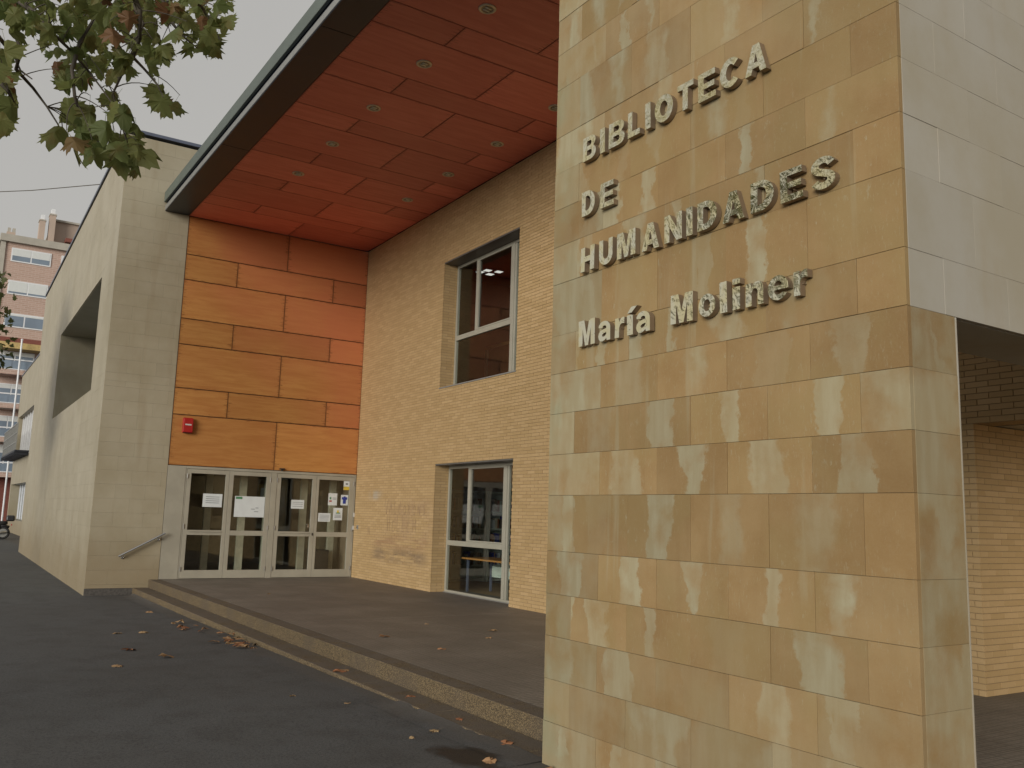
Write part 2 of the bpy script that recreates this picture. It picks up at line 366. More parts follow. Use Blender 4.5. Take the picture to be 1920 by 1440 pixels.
    MT['alarm'] = simple('red_plastic', (0.42, 0.022, 0.020), 0.38, 0, 0.08)
    MT['white_plastic'] = simple('white_plastic', (0.62, 0.61, 0.57), 0.45)
    MT['black'] = simple('black_plastic', (0.018, 0.018, 0.02), 0.4)
    MT['rubber'] = simple('tyre_rubber', (0.02, 0.02, 0.02), 0.85)
    MT['bark'] = simple('plane_bark', (0.16, 0.14, 0.10), 0.85, 0, 0.4, 7, 0.5, 40)
    MT['twig'] = simple('twig', (0.075, 0.062, 0.045), 0.8, 0, 0.2)
    MT['interior'] = simple('interior_wall', (0.34, 0.25, 0.16), 0.8, 0, 0.1)
    MT['interior_dark'] = simple('interior_floor', (0.16, 0.13, 0.10), 0.4)
    MT['interior_post'] = simple('interior_post', (0.62, 0.57, 0.42), 0.55)
    MT['shelf'] = simple('cabinet_grey_green', (0.58, 0.66, 0.58), 0.5)
    MT['orange_wood'] = simple('orange_table_edge', (0.50, 0.24, 0.07), 0.45)
    MT['redwood'] = simple('red_brown_partition', (0.28, 0.085, 0.035), 0.5, 0, 0.1)
    # polished hammered letters
    k = NM('polished_metal'); p = k.pos(); n = k.noise(p, 15, 1.5, 0.5, 1.5); n2 = k.noise(p, 9, 2, 0.5)
    c = k.mix(k.sstep(n2, 0.35, 0.65), (0.97, 0.86, 0.52), (0.96, 0.91, 0.70))
    MT['letter'] = k.done(k.bsdf(c, 0.06, 1.0, k.bump(n, 0.45, 0.014)))
    k = NM('letter_return'); p = k.pos(); n = k.noise(p, 12, 3)
    c = k.mix(n, (0.20, 0.145, 0.09), (0.29, 0.22, 0.15)); MT['return'] = k.done(k.bsdf(c, 0.42, 0.35))
    # glass: clear with its natural reflection
    k = NM('glass'); ge = k.n('ShaderNodeNewGeometry'); dt = k.n('ShaderNodeVectorMath', operation='DOT_PRODUCT')
    k.set(dt.inputs[0], ge.outputs['Normal']); k.set(dt.inputs[1], ge.outputs['Incoming'])
    sch = k.math('ADD', 0.045, k.math('MULTIPLY', k.math('POWER', k.math('SUBTRACT', 1.0, k.math('ABSOLUTE', dt.outputs['Value']), True), 5.0), 0.955))   # Schlick, same on both faces of the pane
    wv = k.bump(k.noise(k.pos(), 1.6, 2), 0.04, 0.05)
    tr = k.n('ShaderNodeBsdfTransparent'); tr.inputs[0].default_value = (0.93, 0.955, 0.945, 1)
    gl = k.n('ShaderNodeBsdfGlossy'); gl.inputs['Roughness'].default_value = 0.02; k.set(gl.inputs['Normal'], wv)
    gl.inputs[0].default_value = (1, 1, 1, 1)
    ms = k.n('ShaderNodeMixShader'); k.set(ms.inputs[0], sch); k.t.links.new(tr.outputs[0], ms.inputs[1]); k.t.links.new(gl.outputs[0], ms.inputs[2])
    MT['glass'] = k.done(ms.outputs[0])
    # far pale-blue glazing
    MT['far_glass'] = simple('far_glazing', (0.20, 0.25, 0.31), 0.12, 0, 0.1, 0.6)
    MT['far_blind'] = simple('roller_blind', (0.66, 0.68, 0.66), 0.7, 0, 0.03)
    MT['far_white'] = simple('white_frame', (0.74, 0.75, 0.76), 0.5, 0, 0.03)
    k = NM('far_brick'); p = k.pos()
    br = k.n('ShaderNodeTexBrick'); k.set(br.inputs['Vector'], k.comb(k.sep(p)[1], k.sep(p)[2], 0.0)); br.inputs['Scale'].default_value = 1.0
    br.inputs['Brick Width'].default_value = 0.5; br.inputs['Row Height'].default_value = 0.16; br.inputs['Mortar Size'].default_value = 0.02
    br.inputs['Color1'].default_value = (0.50, 0.345, 0.28, 1); br.inputs['Color2'].default_value = (0.44, 0.30, 0.24, 1); br.inputs['Mortar'].default_value = (0.54, 0.43, 0.36, 1)
    MT['far_brick'] = k.done(k.bsdf(br.outputs[0], 0.85))
    MT['far_render'] = simple('pinkish_render', (0.46, 0.36, 0.29), 0.85, 0, 0.05, 1)
    MT['far_stone'] = simple('cornice_stone', (0.42, 0.39, 0.33), 0.8, 0, 0.08, 1)
    MT['far_red'] = simple('red_brown_ground_floor', (0.20, 0.065, 0.045), 0.7)
    MT['awning'] = simple('yellow_awning', (0.52, 0.38, 0.16), 0.8)
    # leaves (thin, let light through)
    def leafm(name, a, b, trans):
        k = NM(name); r_ = k.rnd(); p = k.pos()
        c = k.mix(r_, a, b); c = k.mix(k.math('MULTIPLY', k.sstep(k.noise(p, 9, 4), 0.5, 0.7), 0.4), c, (0.20, 0.11, 0.035))
        d = k.bsdf(c, 0.55, 0, None, 0.35)
        t_ = k.n('ShaderNodeBsdfTranslucent'); k.set(t_.inputs[0], c)
        ms = k.n('ShaderNodeMixShader'); ms.inputs[0].default_value = trans
        k.t.links.new(d, ms.inputs[1]); k.t.links.new(t_.outputs[0], ms.inputs[2])
        MT[name] = k.done(ms.outputs[0])
    leafm('leaf_green', (0.135, 0.175, 0.055), (0.235, 0.250, 0.085), 0.6)
    leafm('leaf_turn', (0.19, 0.095, 0.045), (0.17, 0.125, 0.045), 0.45)
    leafm('leaf_far', (0.10, 0.115, 0.04), (0.20, 0.16, 0.06), 0.4)
    leafm('leaf_crown', (0.17, 0.17, 0.035), (0.34, 0.28, 0.055), 0.45)
    k = NM('dry_leaf'); c = k.mix(k.attr('tone'), (0.30, 0.12, 0.050), (0.34, 0.235, 0.12)); MT['dry'] = k.done(k.bsdf(c, 0.75, 0, k.bump(k.noise(k.pos(), 60, 3), 0.3, 0.003)))
    k = NM('lit_diffuser'); em = k.n('ShaderNodeEmission'); em.inputs[0].default_value = (1, .97, .9, 1); em.inputs[1].default_value = 0.45; MT['glow'] = k.done(em.outputs[0])
    # washed-out graffiti strokes
    k = NM('scrubbed_paint'); MT['scrawl'] = k.done(k.bsdf(k.mix(k.noise(k.pos(), 3, 4), (0.32, 0.205, 0.12), (0.42, 0.285, 0.15)), 0.85))
mats()

# ------------------------------------------------------------------ measured layout
X0 = -20.488                    # plane of the panel wall / side of the left block
ZP = 0.265                      # terrace level
ZS = 8.384                      # soffit level
YP = 3.847                      # pillar front
PXL, PXR = -5.401, -2.475       # pillar front, left and right edge
BR0 = Vector((X0, 8.815, 0)); BRZ = math.atan2(-0.0198, 1.0)       # brick wall origin and slight turn
def gz(x):
    if x > -2: return -.05 + .00955 * 18.3 + (x + 2) * 0.002
    if x > -20.3: return -.05 + .00955 * (x + 20.3)
    return -.05 + max(x + 20.3, -200) * 0.0004
XS = [-400, -200, -120, -80, -60, -45, -35, -28, -20.3, -17, -14, -11, -8, -5, -2, 4, 20, 80, 300]

# ------------------------------------------------------------------ ground
g = MB(); YS = [-400, -60, -15, -4, -1, 0, 1, 2, 3, 3.6, 4.2, 8, 60, 400]
vs = [(x, y, gz(x)) for x in XS for y in YS]; ny = len(YS)
g.add(vs, [(i * ny + j, (i + 1) * ny + j, (i + 1) * ny + j + 1, i * ny + j + 1) for i in range(len(XS) - 1) for j in range(ny - 1)])
tag(g.build('asphalt_ground', MT['asphalt']), 'dark grey asphalt forecourt in front of the library', kind='structure')

# terrace: paving fields, aggregate kerb units, lower step units
terr = empty('entrance_terrace', (X0, 4.2, 0)); tag(terr, 'raised entrance terrace with ribbed tiles and brown aggregate steps', kind='structure')
def tb(name, mat, args, bev=0.0):
    m = MB(); x0, x1, y0, y1, z0, z1 = args
    m.box(x0 - terr.location.x, x1 - terr.location.x, y0 - terr.location.y, y1 - terr.location.y, z0, z1)
    return m.build(name, mat, terr, bev)
cuts = [X0 + .004, -18.4, -16.4, -14.4, -12.42, -10.4, -8.4, -6.4, -4.4, -2.2, 0.2]
for a, b in zip(cuts[:-1], cuts[1:]):
    for y0, y1 in ((4.424, 6.35), (6.355, 9.6)):
        tb('paving_field', MT['tile'], (a + (.012 if abs(a + 12.42) < .01 else .003), b - .003, y0, y1, -.2, ZP))
tb('mortar_bed', MT['mortar'], (X0, 0.2, 4.43, 11.5, -.3, ZP - .006))
u = X0 + .02
while u < -5.6:
    b = min(u + 1.48, PXL - .004)
    tb('kerb_unit', MT['aggregate'], (u, b - .005, 4.185, 4.42, -.25, ZP + .001), .007)
    u += 1.48
u = X0 + .02
while u < -5.6:
    b = min(u + 1.48, PXL - .004)
    tb('step_unit', MT['aggregate'], (u, b - .005, 3.872, 4.18, -.3, 0.100), .010)
    u += 1.48
# asphalt lapping raggedly onto the lower step
m = MB(); N = 150; pv = []
rr = random.Random(3)
for i in range(N + 1):
    x = -20.3 + (PXL - .02 + 20.3) * i / N
    edge = 3.874 + 0.018 * math.sin(x * 2.1) + 0.012 * math.sin(x * 6.3 + 1) + rr.uniform(-.008, .008)
    t = max(0, (x + 9) / 3.6); edge += 0.03 * t
    pv.append((x, 3.60, gz(x) + .002)); pv.append((x, 3.80, gz(x) + .005)); pv.append((x, min(edge, 3.868 if gz(x) < .07 else edge), min(max(gz(x) + .008, .102 if gz(x) > .07 and edge > 3.87 else 0), .112)))
m.add(pv, [(3 * i + j, 3 * i + 3 + j, 3 * i + 4 + j, 3 * i + 1 + j) for i in range(N) for j in (0, 1)])
tag(m.build('asphalt_fillet', MT['asphalt'], smooth=True), kind='structure')

# ------------------------------------------------------------------ stone pillar with lintel wall
pil = empty('stone_pillar', (PXL, YP, 0))
tag(pil, 'tall ochre sandstone slab pillar with bleached streaks carrying the metal lettering', 'pillar')
ROWS = [0.0, 0.385, 0.676, 0.972, 1.267, 1.570, 1.968, 2.264, 2.565, 2.865, 3.155, 3.555, 3.850, 4.145, 4.440, 4.735, 5.133, 5.430, 5.725, 6.02, 6.315, 6.71, 7.005, 7.30, 7.595, 7.89, 8.285, 8.58, 8.875, 9.17, 9.465, 9.86, 10.04]
JA = [-5.100, -4.510, -3.930, -3.335, -2.745]; JB = [-4.805, -4.230, -3.633, -3.043]
PATCH = {1.968: [(-5.205, -4.962), (-4.671, -4.416), (-4.007, -3.833), (-3.456, -3.218), (-2.873, -2.687)],
 1.57: [(-5.229, -5.088), (-4.936, -4.726), (-4.313, -4.097), (-3.693, -3.525), (-3.128, -2.918)],
 1.267: [(-5.235, -4.993), (-4.582, -4.393), (-3.956, -3.847), (-3.372, -3.271), (-2.954, -2.834)],
 0.972: [(-5.259, -5.085), (-4.902, -4.712), (-4.334, -4.239), (-3.766, -3.511), (-3.143, -2.911)],
 0.676: [(-5.356, -5.075), (-4.721, -4.456), (-3.993, -3.837), (-3.422, -3.225), (-2.971, -2.804)],
 0.385: [(-5.418, -5.107), (-4.452, -4.005), (-3.436, -3.231), (-3.049, -2.711)],
 2.264: [(-5.382, -5.109), (-4.92, -4.677), (-4.305, -4.086), (-3.665, -3.551), (-3.018, -2.855), (-2.718, -2.493)],
 2.565: [(-5.356, -4.962), (-4.651, -4.38), (-3.931, -3.818), (-3.404, -3.206), (-2.882, -2.691)],
 2.865: [(-5.363, -5.075), (-4.85, -4.749), (-4.61, -4.373), (-4.126, -4.079), (-3.744, -3.549), (-3.2, -3.13), (-3.028, -2.929)],
 3.155: [(-5.376, -4.903), (-4.617, -4.377), (-3.873, -3.764), (-3.456, -3.341)],
 3.555: [(-5.355, -5.064), (-4.54, -4.355), (-4.081, -4.01), (-3.373, -3.297)],
 3.85: [(-5.383, -5.168), (-4.889, -4.628), (-4.384, -4.28), (-3.508, -3.427), (-2.902, -2.852)],
 4.145: [(-5.394, -5.019), (-4.633, -4.549), (-4.309, -4.207), (-3.759, -3.65), (-3.545, -3.463)],
 4.44: [(-5.388, -4.934), (-4.724, -4.638), (-4.285, -4.109), (-3.263, -3.206), (-3.006, -2.937)],
 4.735: [(-5.366, -4.942), (-4.731, -4.587), (-4.341, -4.135), (-3.624, -3.538)]}
PALE_ROW = {0.0: .85, 0.385: .45, 0.676: .35, 0.972: .12, 1.267: .12, 4.44: .15, 4.735: .3, 5.133: .3}
mcache = {}
def slab_mesh(name, w, d, h, ch=0.0009):
    key = (round(w, 3), round(d, 3), round(h, 3))
    if key in mcache: return mcache[key]
    m = MB(); a, b = w / 2, h / 2
    vs = [(-a, ch, -b), (a, ch, -b), (a, ch, b), (-a, ch, b), (-a + ch, 0, -b + ch), (a - ch, 0, -b + ch), (a - ch, 0, b - ch), (-a + ch, 0, b - ch),
          (-a, d, -b), (a, d, -b), (a, d, b), (-a, d, b)]
    m.add(vs, [(4, 5, 6, 7), (0, 1, 5, 4), (1, 2, 6, 5), (2, 3, 7, 6), (3, 0, 4, 7), (8, 9, 1, 0), (9, 10, 2, 1), (10, 11, 3, 2), (11, 8, 0, 3)])
    mcache[key] = m.mesh(name); return mcache[key]
rp = random.Random(21)
JG = 0.0010                                   # half joint
upper = MB()
for i, (z0, z1) in enumerate(zip(ROWS[:-1], ROWS[1:])):
    js = [PXL] + (JB if i % 2 == 0 else JA) + [PXR]
    for xa, xb in zip(js[:-1], js[1:]):
        w, h = xb - xa - 2 * JG, z1 - z0 - 2 * JG
        cx, cz = (xa + xb) / 2, (z0 + z1) / 2
        jut = rp.uniform(-.0022, .0022)
        if z0 > 6.2:
            upper.box(xa + JG - PXL, xb - JG - PXL, jut, .03, z0 + JG, z1 - JG); continue
        o = link('stone_slab', slab_mesh('stone_slab', w, .03, h), MT['sandstone'], pil)
        o.location = (cx - PXL, jut, cz); o.rotation_euler = (rp.uniform(-.0012, .0012), 0, rp.uniform(-.0012, .0012))
        o['tone'] = rp.random(); o['pale'] = PALE_ROW.get(z0, 0.0) * rp.uniform(.5, 1.1)
        if xa < PXL + .01: o['pale'] = max(o['pale'], rp.uniform(.35, .8))
        if abs(z0 - 2.264) < .01 and xb > -2.5: o['pale'] = .8
        ps = [p for p in PATCH.get(z0, [(xa + rp.uniform(.05, .2), xa + rp.uniform(.25, .35)), (xa + rp.uniform(.4, .5), xa + rp.uniform(.5, .6))]) if p[1] > xa and p[0] < xb]
        for n_ in (1, 2, 3):
            o['lean%d' % n_] = rp.choice([0, 0, 0, .08, -.08, .3, -.3]) * rp.random(); o['taper%d' % n_] = rp.choice([0, .08, -.08, .2, -.2, .4]) * rp.random(); o['amt%d' % n_] = rp.choice([1, 1, .85, .7, .5, .2]); o['soft%d' % n_] = rp.choice([.010, .012, .02, .035, .05])
            if n_ <= len(ps):
                a_, b_ = ps[n_ - 1]; o['patch%d' % n_] = (a_ + b_) / 2 - cx; o['half%d' % n_] = (b_ - a_) / 2 * 1.06
            else:
                o['patch%d' % n_] = 0.0; o['half%d' % n_] = -5.0
tag(upper.build('upper_stone_slabs', MT['limestone'], pil), kind='stuff')
# core (mortar coloured) of pillar and lintel wall
core = MB()
core.box(.012, PXR - PXL - .012, .012, .400, -.1, 10.0)
core.build('core', MT['stone_joint'], pil)
MB().box(PXR - .485 - PXL, PXR - PXL - .012, .401, 9.0, 2.878, 10.0).build('lintel_core', MT['lime_joint'], pil)
# end slabs on the pillar's passage side (+X face) and the lintel wall above the passage
def side_slab(ya, yb, z0, z1, mat, pale):
    w, h = yb - ya - JG, z1 - z0 - JG
    o = link('side_slab', slab_mesh('side_slab', w, .03, h), None, pil)
    o.rotation_euler = (0, 0, R(90)); o.location = (PXR - PXL + rp.uniform(-.0012, .0012), (ya + yb) / 2 - YP, (z0 + z1) / 2)
    if len(o.data.materials) == 0: o.data.materials.append(mat)
    o.material_slots[0].link = 'OBJECT'; o.material_slots[0].material = mat
    o['tone'] = rp.random(); o['pale'] = pale
    for n_ in (1, 2, 3): o['lean%d' % n_] = rp.uniform(-.2, .2); o['taper%d' % n_] = rp.uniform(-.3, .3); o['amt%d' % n_] = rp.uniform(.2, .8); o['soft%d' % n_] = rp.uniform(.02, .05)
    for n_ in (1, 2, 3): o['patch%d' % n_] = rp.uniform(-.2, .2); o['half%d' % n_] = rp.uniform(.0, .09) if n_ < 3 else -5.0
    return o
for i, (z0, z1) in enumerate(zip(ROWS[:-1], ROWS[1:])):
    if z1 < 2.9:
        side_slab(YP + .031, 4.252, z0, z1, MT['sandstone'], .75)
    elif z0 < 6.2:
        cutsy = [YP + .031] + ([4.17] if i % 2 else [4.47]); y = cutsy[-1]
        while y < 8.9: y += .60; cutsy.append(y)
        for ya, yb in zip(cutsy[:-1], cutsy[1:]): side_slab(ya, yb, z0, z1, MT['limestone_side'], .7)
ub = MB()
for i, (z0, z1) in enumerate(zip(ROWS[:-1], ROWS[1:])):
    if z0 >= 6.2:
        y = YP + .031
        while y < 9: ub.box(PXR - PXL - .03, PXR - PXL, y - YP, y + .6 - .004 - YP, z0 + JG, z1 - JG); y += .6
tag(ub.build('upper_side_slabs', MT['limestone_side'], pil), kind='stuff')
# stone returns: slab on the pillar's back (passage jamb) and lintel soffit boards, metal corner trim
s = MB(); s.box(PXR - PXL - .455, PXR - PXL - .032, .4005, .405, ZP - .1, 2.866); s.build('jamb_lining', MT['limestone_side'], pil)
s = MB(); s.box(PXR - PXL - .483, PXR - PXL - .031, .406, 6.0, 2.862, 2.8775); s.build('lintel_soffit', MT['limestone_side'], pil)
s = MB(); s.box(PXR - PXL - .014, PXR - PXL + .0035, .4055, .4125, .02, 2.862); s.build('corner_bead', MT['limestone_side'], pil)
s = MB(); s.box(-.004, .0005, .006, .40, .1, 8.3); s.build('inner_lining', MT['limestone'], pil)

# ------------------------------------------------------------------ metal lettering
def arc(cx, cy, rx, ry, a0, a1, n=14):
    return [(cx + rx * math.cos(R(a0 + (a1 - a0) * i / n)), cy + ry * math.sin(R(a0 + (a1 - a0) * i / n))) for i in range(n + 1)]
def thick(c, hx, hy):
    A, B = [], []
    for i, p in enumerate(c):
        a, b = c[max(i - 1, 0)], c[min(i + 1, len(c) - 1)]; dx, dy = b[0] - a[0], b[1] - a[1]; l_ = math.hypot(dx, dy); nx, ny = -dy / l_, dx / l_
        A.append((p[0] + nx * hx, p[1] + ny * hy)); B.append((p[0] - nx * hx, p[1] - ny * hy))
    return A + B[::-1]
RECT = lambda x0, x1, y0, y1: [(x0, y0), (x1, y0), (x1, y1), (x0, y1)]
GLYPH = {
 'I': [RECT(0, 1, 0, 1)], 'l': [RECT(0, 1, 0, 1)], 'i': [RECT(0, 1, 0, .73), RECT(0, 1, .82, 1)],
 'í': [RECT(0, 1, 0, .73), [(.05, .80), (.75, .80), (1.75, 1.02), (.75, 1.02)]],
 'L': [[(0, 0), (1, 0), (1, .21), (.36, .21), (.36, 1), (0, 1)]],
 'T': [[(.34, 0), (.66, 0), (.66, .79), (1, .79), (1, 1), (0, 1), (0, .79), (.34, .79)]],
 'E': [[(0, 0), (1, 0), (1, .2), (.32, .2), (.32, .40), (.93, .40), (.93, .59), (.32, .59), (.32, .8), (.98, .8), (.98, 1), (0, 1)]],
 'H': [[(0, 0), (.3, 0), (.3, .39), (.7, .39), (.7, 0), (1, 0), (1, 1), (.7, 1), (.7, .61), (.3, .61), (.3, 1), (0, 1)]],
 'A': [[(0, 0), (.29, 0), (.355, .19), (.645, .19), (.71, 0), (1, 0), (.66, 1), (.34, 1)], [(.415, .375), (.585, .375), (.5, .70)]],
 'M': [[(0, 0), (.25, 0), (.25, .66), (.405, 0), (.595, 0), (.75, .66), (.75, 0), (1, 0), (1, 1), (.655, 1), (.5, .40), (.345, 1), (0, 1)]],
 'N': [[(0, 0), (.29, 0), (.29, .56), (.69, 0), (1, 0), (1, 1), (.71, 1), (.71, .44), (.31, 1), (0, 1)]],
 'O': [arc(.5, .5, .5, .515, 0, 345, 23), arc(.5, .5, .205, .285, 0, 345, 23)],
 'C': [arc(.52, .5, .52, .515, 42, 318, 24) + arc(.52, .5, .215, .29, 318, 42, 20)],
 'D': [[(0, 0), (.45, 0)] + arc(.45, .5, .55, .5, -84, 84, 16) + [(.45, 1), (0, 1)], [(.30, .21), (.42, .21)] + arc(.42, .5, .265, .29, -80, 80, 12) + [(.42, .79), (.30, .79)]],
 'B': [[(0, 0), (.6, 0)] + arc(.6, .275, .40, .275, -84, 58, 12) + arc(.58, .755, .37, .245, -52, 84, 12) + [(.58, 1), (0, 1)], [(.30, .185), (.56, .185)] + arc(.56, .30, .125, .115, -80, 80, 8) + [(.56, .415), (.30, .415)], [(.30, .60), (.54, .60)] + arc(.54, .705, .11, .105, -80, 80, 8) + [(.54, .81), (.30, .81)]],
 'U': [[(0, 1)] + arc(.5, .38, .5, .39, 180, 360, 18) + [(1, 1), (.70, 1)] + arc(.5, .40, .20, .18, 360, 180, 12) + [(.30, 1)]],
 'S': [thick(arc(.5, .715, .33, .185, 8, 252, 16) + arc(.5, .285, .34, .185, 70, -168, 16), .165, .105)],
 'o': [arc(.5, .365, .5, .38, 0, 345, 23), arc(.5, .365, .20, .20, 0, 345, 23)],
 'n': [[(0, 0), (.34, 0), (.34, .40)] + arc(.52, .42, .16, .12, 175, 5, 8) + [(.68, 0), (1, 0), (1, .48), (.97, .60), (.88, .70), (.72, .745), (.55, .73), (.42, .68), (.33, .60), (.33, .73), (0, .73)]],
 'r': [[(0, 0), (.46, 0), (.46, .34), (.52, .44), (.64, .50), (.80, .515), (1, .50), (1, .735), (.80, .74), (.62, .70), (.44, .58), (.44, .73), (0, .73)]],
 'e': [[(1, .30), (.32, .30)] + arc(.53, .28, .215, .125, 195, 325, 10) + arc(.5, .365, .5, .38, -32, -356, 30), [(.32, .43), (.69, .43)] + arc(.505, .44, .185, .135, 8, 172, 10)],
 'a': [[(1, 0), (1, .48)] + arc(.50, .49, .49, .255, 6, 165, 14) + [(.05, .51), (.36, .485)] + arc(.51, .50, .165, .075, 160, 15, 8) + [(.67, .455), (.45, .435), (.2, .40), (.05, .31), (0, .20), (.05, .08), (.17, .0), (.35, -.015), (.54, .02), (.68, .09), (.71, 0)], [(.67, .31), (.46, .285), (.35, .25), (.32, .20), (.38, .155), (.50, .155), (.62, .20), (.67, .26)]],
}
def glyph(ch, depth, W, H):
    cu = bpy.data.curves.new('glyph', 'CURVE'); cu.dimensions = '2D'; cu.fill_mode = 'BOTH'; cu.extrude = depth / 2; cu.bevel_depth = 0.0
    for lp in GLYPH[ch]:
        sp = cu.splines.new('POLY'); sp.points.add(len(lp) - 1); sp.use_cyclic_u = True
        for q, (x, y) in zip(sp.points, lp): q.co = (x * W, y * H, 0, 1)
    o = bpy.data.objects.new('glyph', cu); C.objects.link(o)
    dg = bpy.context.evaluated_depsgraph_get(); me = bpy.data.meshes.new_from_object(o.evaluated_get(dg))
    C.objects.unlink(o); bpy.data.objects.remove(o); bpy.data.curves.remove(cu)
    return me
LINES = [
 ('BIBLIOTECA', 4.402, .183, [(-4.995, -4.841), (-4.794, -4.740), (-4.700, -4.530), (-4.488, -4.361), (-4.304, -4.252), (-4.214, -4.043), (-4.000, -3.855), (-3.811, -3.663), (-3.628, -3.465), (-3.426, -3.262)],
  'topmost line of polished metal capital letters, reading BIBLIOTECA, on the sandstone pillar'),
 ('DE', 3.982, .183, [(-4.995, -4.842), (-4.780, -4.636)], 'two polished metal letters reading DE on the sandstone pillar'),
 ('HUMANIDADES', 3.562, .180, [(-4.996, -4.836), (-4.782, -4.630), (-4.586, -4.395), (-4.334, -4.170), (-4.117, -3.953), (-3.917, -3.862), (-3.820, -3.657), (-3.616, -3.450), (-3.398, -3.234), (-3.179, -3.026), (-2.980, -2.828)],
  'longest line of polished metal capital letters, reading HUMANIDADES, on the sandstone pillar'),
 ('MaríaMoliner', 3.020, .185, [(-5.006, -4.822), (-4.778, -4.648), (-4.604, -4.510), (-4.476, -4.418), (-4.380, -4.245), (-4.056, -3.866), (-3.813, -3.676), (-3.634, -3.576), (-3.542, -3.485), (-3.440, -3.308), (-3.281, -3.140), (-3.100, -3.008)],
  'lowest line of polished metal letters in mixed case, reading María Moliner, on the pillar'),
]
LD = 0.040
for text, zb, H, spans, lab in LINES:
    root = empty('metal_lettering', (spans[0][0], YP, zb)); tag(root, lab, 'lettering', 'lettering on the pillar')
    for ch, (xa, xb) in zip(text, spans):
        me = glyph(ch, LD, xb - xa, H)
        co = np.empty(len(me.vertices) * 3); me.vertices.foreach_get('co', co); co = co.reshape(-1, 3)
        out = np.stack([co[:, 0], -co[:, 2] - LD / 2 - .006, co[:, 1]], 1)      # front face towards the street, 6 mm off the stone
        me.vertices.foreach_set('co', out.reshape(-1)); me.update()
        me.materials.clear(); me.materials.append(MT['letter']); me.materials.append(MT['return'])
        b = bmesh.new(); b.from_mesh(me); bmesh.ops.remove_doubles(b, verts=b.verts, dist=1e-5); bmesh.ops.recalc_face_normals(b, faces=b.faces)
        for f in b.faces:
            f.material_index = 0 if f.normal.y < -.7 else 1; f.smooth = False
        b.to_mesh(me); b.free()
        o = link('letter', me, None, root); o.location = (xa - spans[0][0], rp.uniform(-.004, .002), rp.uniform(-.003, .003)); o.rotation_euler = (rp.uniform(-.02, .02), rp.uniform(-.012, .012), rp.uniform(-.03, .03))
        o['label'] = 'polished metal letter ' + ch
    pins = MB()
    for (xa, xb) in spans:
        pins.tube([(( xa + xb) / 2 - spans[0][0], -.03, H * .35), ((xa + xb) / 2 - spans[0][0], .002, H * .35)], .004, 6)
    pins.build('fixing_pins', MT['return'], root)

# ------------------------------------------------------------------ brick wall
bwall = empty('brick_wall', BR0, BRZ); tag(bwall, 'long yellow brick wall under the canopy with two large windows', 'wall')
BP, BL, BJ = 0.0585, 0.2365, 0.0042           # course, stretcher pitch, half joint
def zc(n): return ZP + n * BP
OPEN = [(4.20, 7.205, zc(0), zc(44)), (4.245, 7.22, zc(71), zc(117)), (15.68, 17.6, zc(0), zc(44))]
S1 = 17.5; ZTOP = 8.384
Mw = Matrix.Translation(BR0) @ Matrix.Rotation(BRZ, 4, 'Z')
bricks = []                                   # (s0,s1,y0,y1,z0,z1)
n = 0
while zc(n) < ZTOP - .01:
    z0, z1 = zc(n) + BJ, min(zc(n + 1), ZTOP) - BJ; zm = (z0 + z1) / 2
    ints = [(0.008, S1)]
    for a, b, c_, d_ in OPEN:
        if c_ < zm < d_:
            new = []
            for p, q in ints:
                if b <= p or a >= q: new.append((p, q)); continue
                if a > p: new.append((p, a))
                if b < q: new.append((b, q))
            ints = new
    off = (n % 2) * BL / 2
    for p, q in ints:
        s_ = math.floor((p - off) / BL) * BL + off
        while s_ < q:
            a, b = max(s_ + BJ, p + (BJ if s_ > p else 0)), min(s_ + BL - BJ, q)
            if b - a > .018: bricks.append((a, b, 0.0, .022, z0, z1))
            s_ += BL
    n += 1
def jamb(s_edge, depth, n0, n1):
    for n in range(n0, n1):
        z0, z1 = zc(n) + BJ, zc(n + 1) - BJ
        y = .0245 if n % 2 else .0245 - .118
        while y < depth:
            a, b = max(y + BJ, .0245), min(y + BL - BJ, depth)
            if b - a > .015: bricks.append((s_edge - .02, s_edge, a, b, z0, z1))
            y += BL
jamb(4.20, .318, 0, 44); jamb(4.245, .318, 71, 117); jamb(15.68, 2.9, 0, 44)
def bsize(b):
    c = Mw @ Vector(((b[0] + b[1]) / 2, (b[2] + b[3]) / 2, (b[4] + b[5]) / 2)); x, y, w = pix(c)
    if not (0 <= x <= 1930 and 0 <= y <= 1440) or 1020 < x < 1797: return 0
    if x >= 1797 and y < 660 + (x - 1797) * .23: return 0
    L_ = max(b[1] - b[0], b[3] - b[2])
    p1 = pix(Mw @ Vector((b[0], b[2], b[4]))); p2 = pix(Mw @ Vector((b[1], b[3], b[4])))
    return abs(p1[0] - p2[0]) * FPX * (b[5] - b[4]) / w
order = sorted(range(len(bricks)), key=lambda i: -bsize(bricks[i]))
single = set(order[:300])
rb = random.Random(5); bc = {}
rest = MB()
for i, b in enumerate(bricks):
    j = rb.uniform(-.0018, .0018); tone = rb.random() ** 1.2
    lx, ly, lz = b[1] - b[0], b[3] - b[2], b[5] - b[4]
    jam = lx < .0205 and ly > .03
    if i in single:
        key = (round(lx, 2), round(ly, 2), round(lz, 3))
        if key not in bc:
            mm = MB().box(-lx / 2, lx / 2, -ly / 2, ly / 2, -lz / 2, lz / 2); bc[key] = mm.mesh('brick'); bc[key].materials.append(MT['yellow_brick'])
        o = link('brick', bc[key], None, bwall)
        o.location = ((b[0] + b[1]) / 2 + (j if jam else 0), (b[2] + b[3]) / 2 + (0 if jam else j), (b[4] + b[5]) / 2); o['tone'] = tone
    else:
        rest.tone = tone
        if jam: rest.box(b[0] + j, b[1] + j, b[2], b[3], b[4], b[5], skip=('-x',))
        else: rest.box(b[0], b[1], b[2] + j, b[3] + j, b[4], b[5], skip=('+y',))
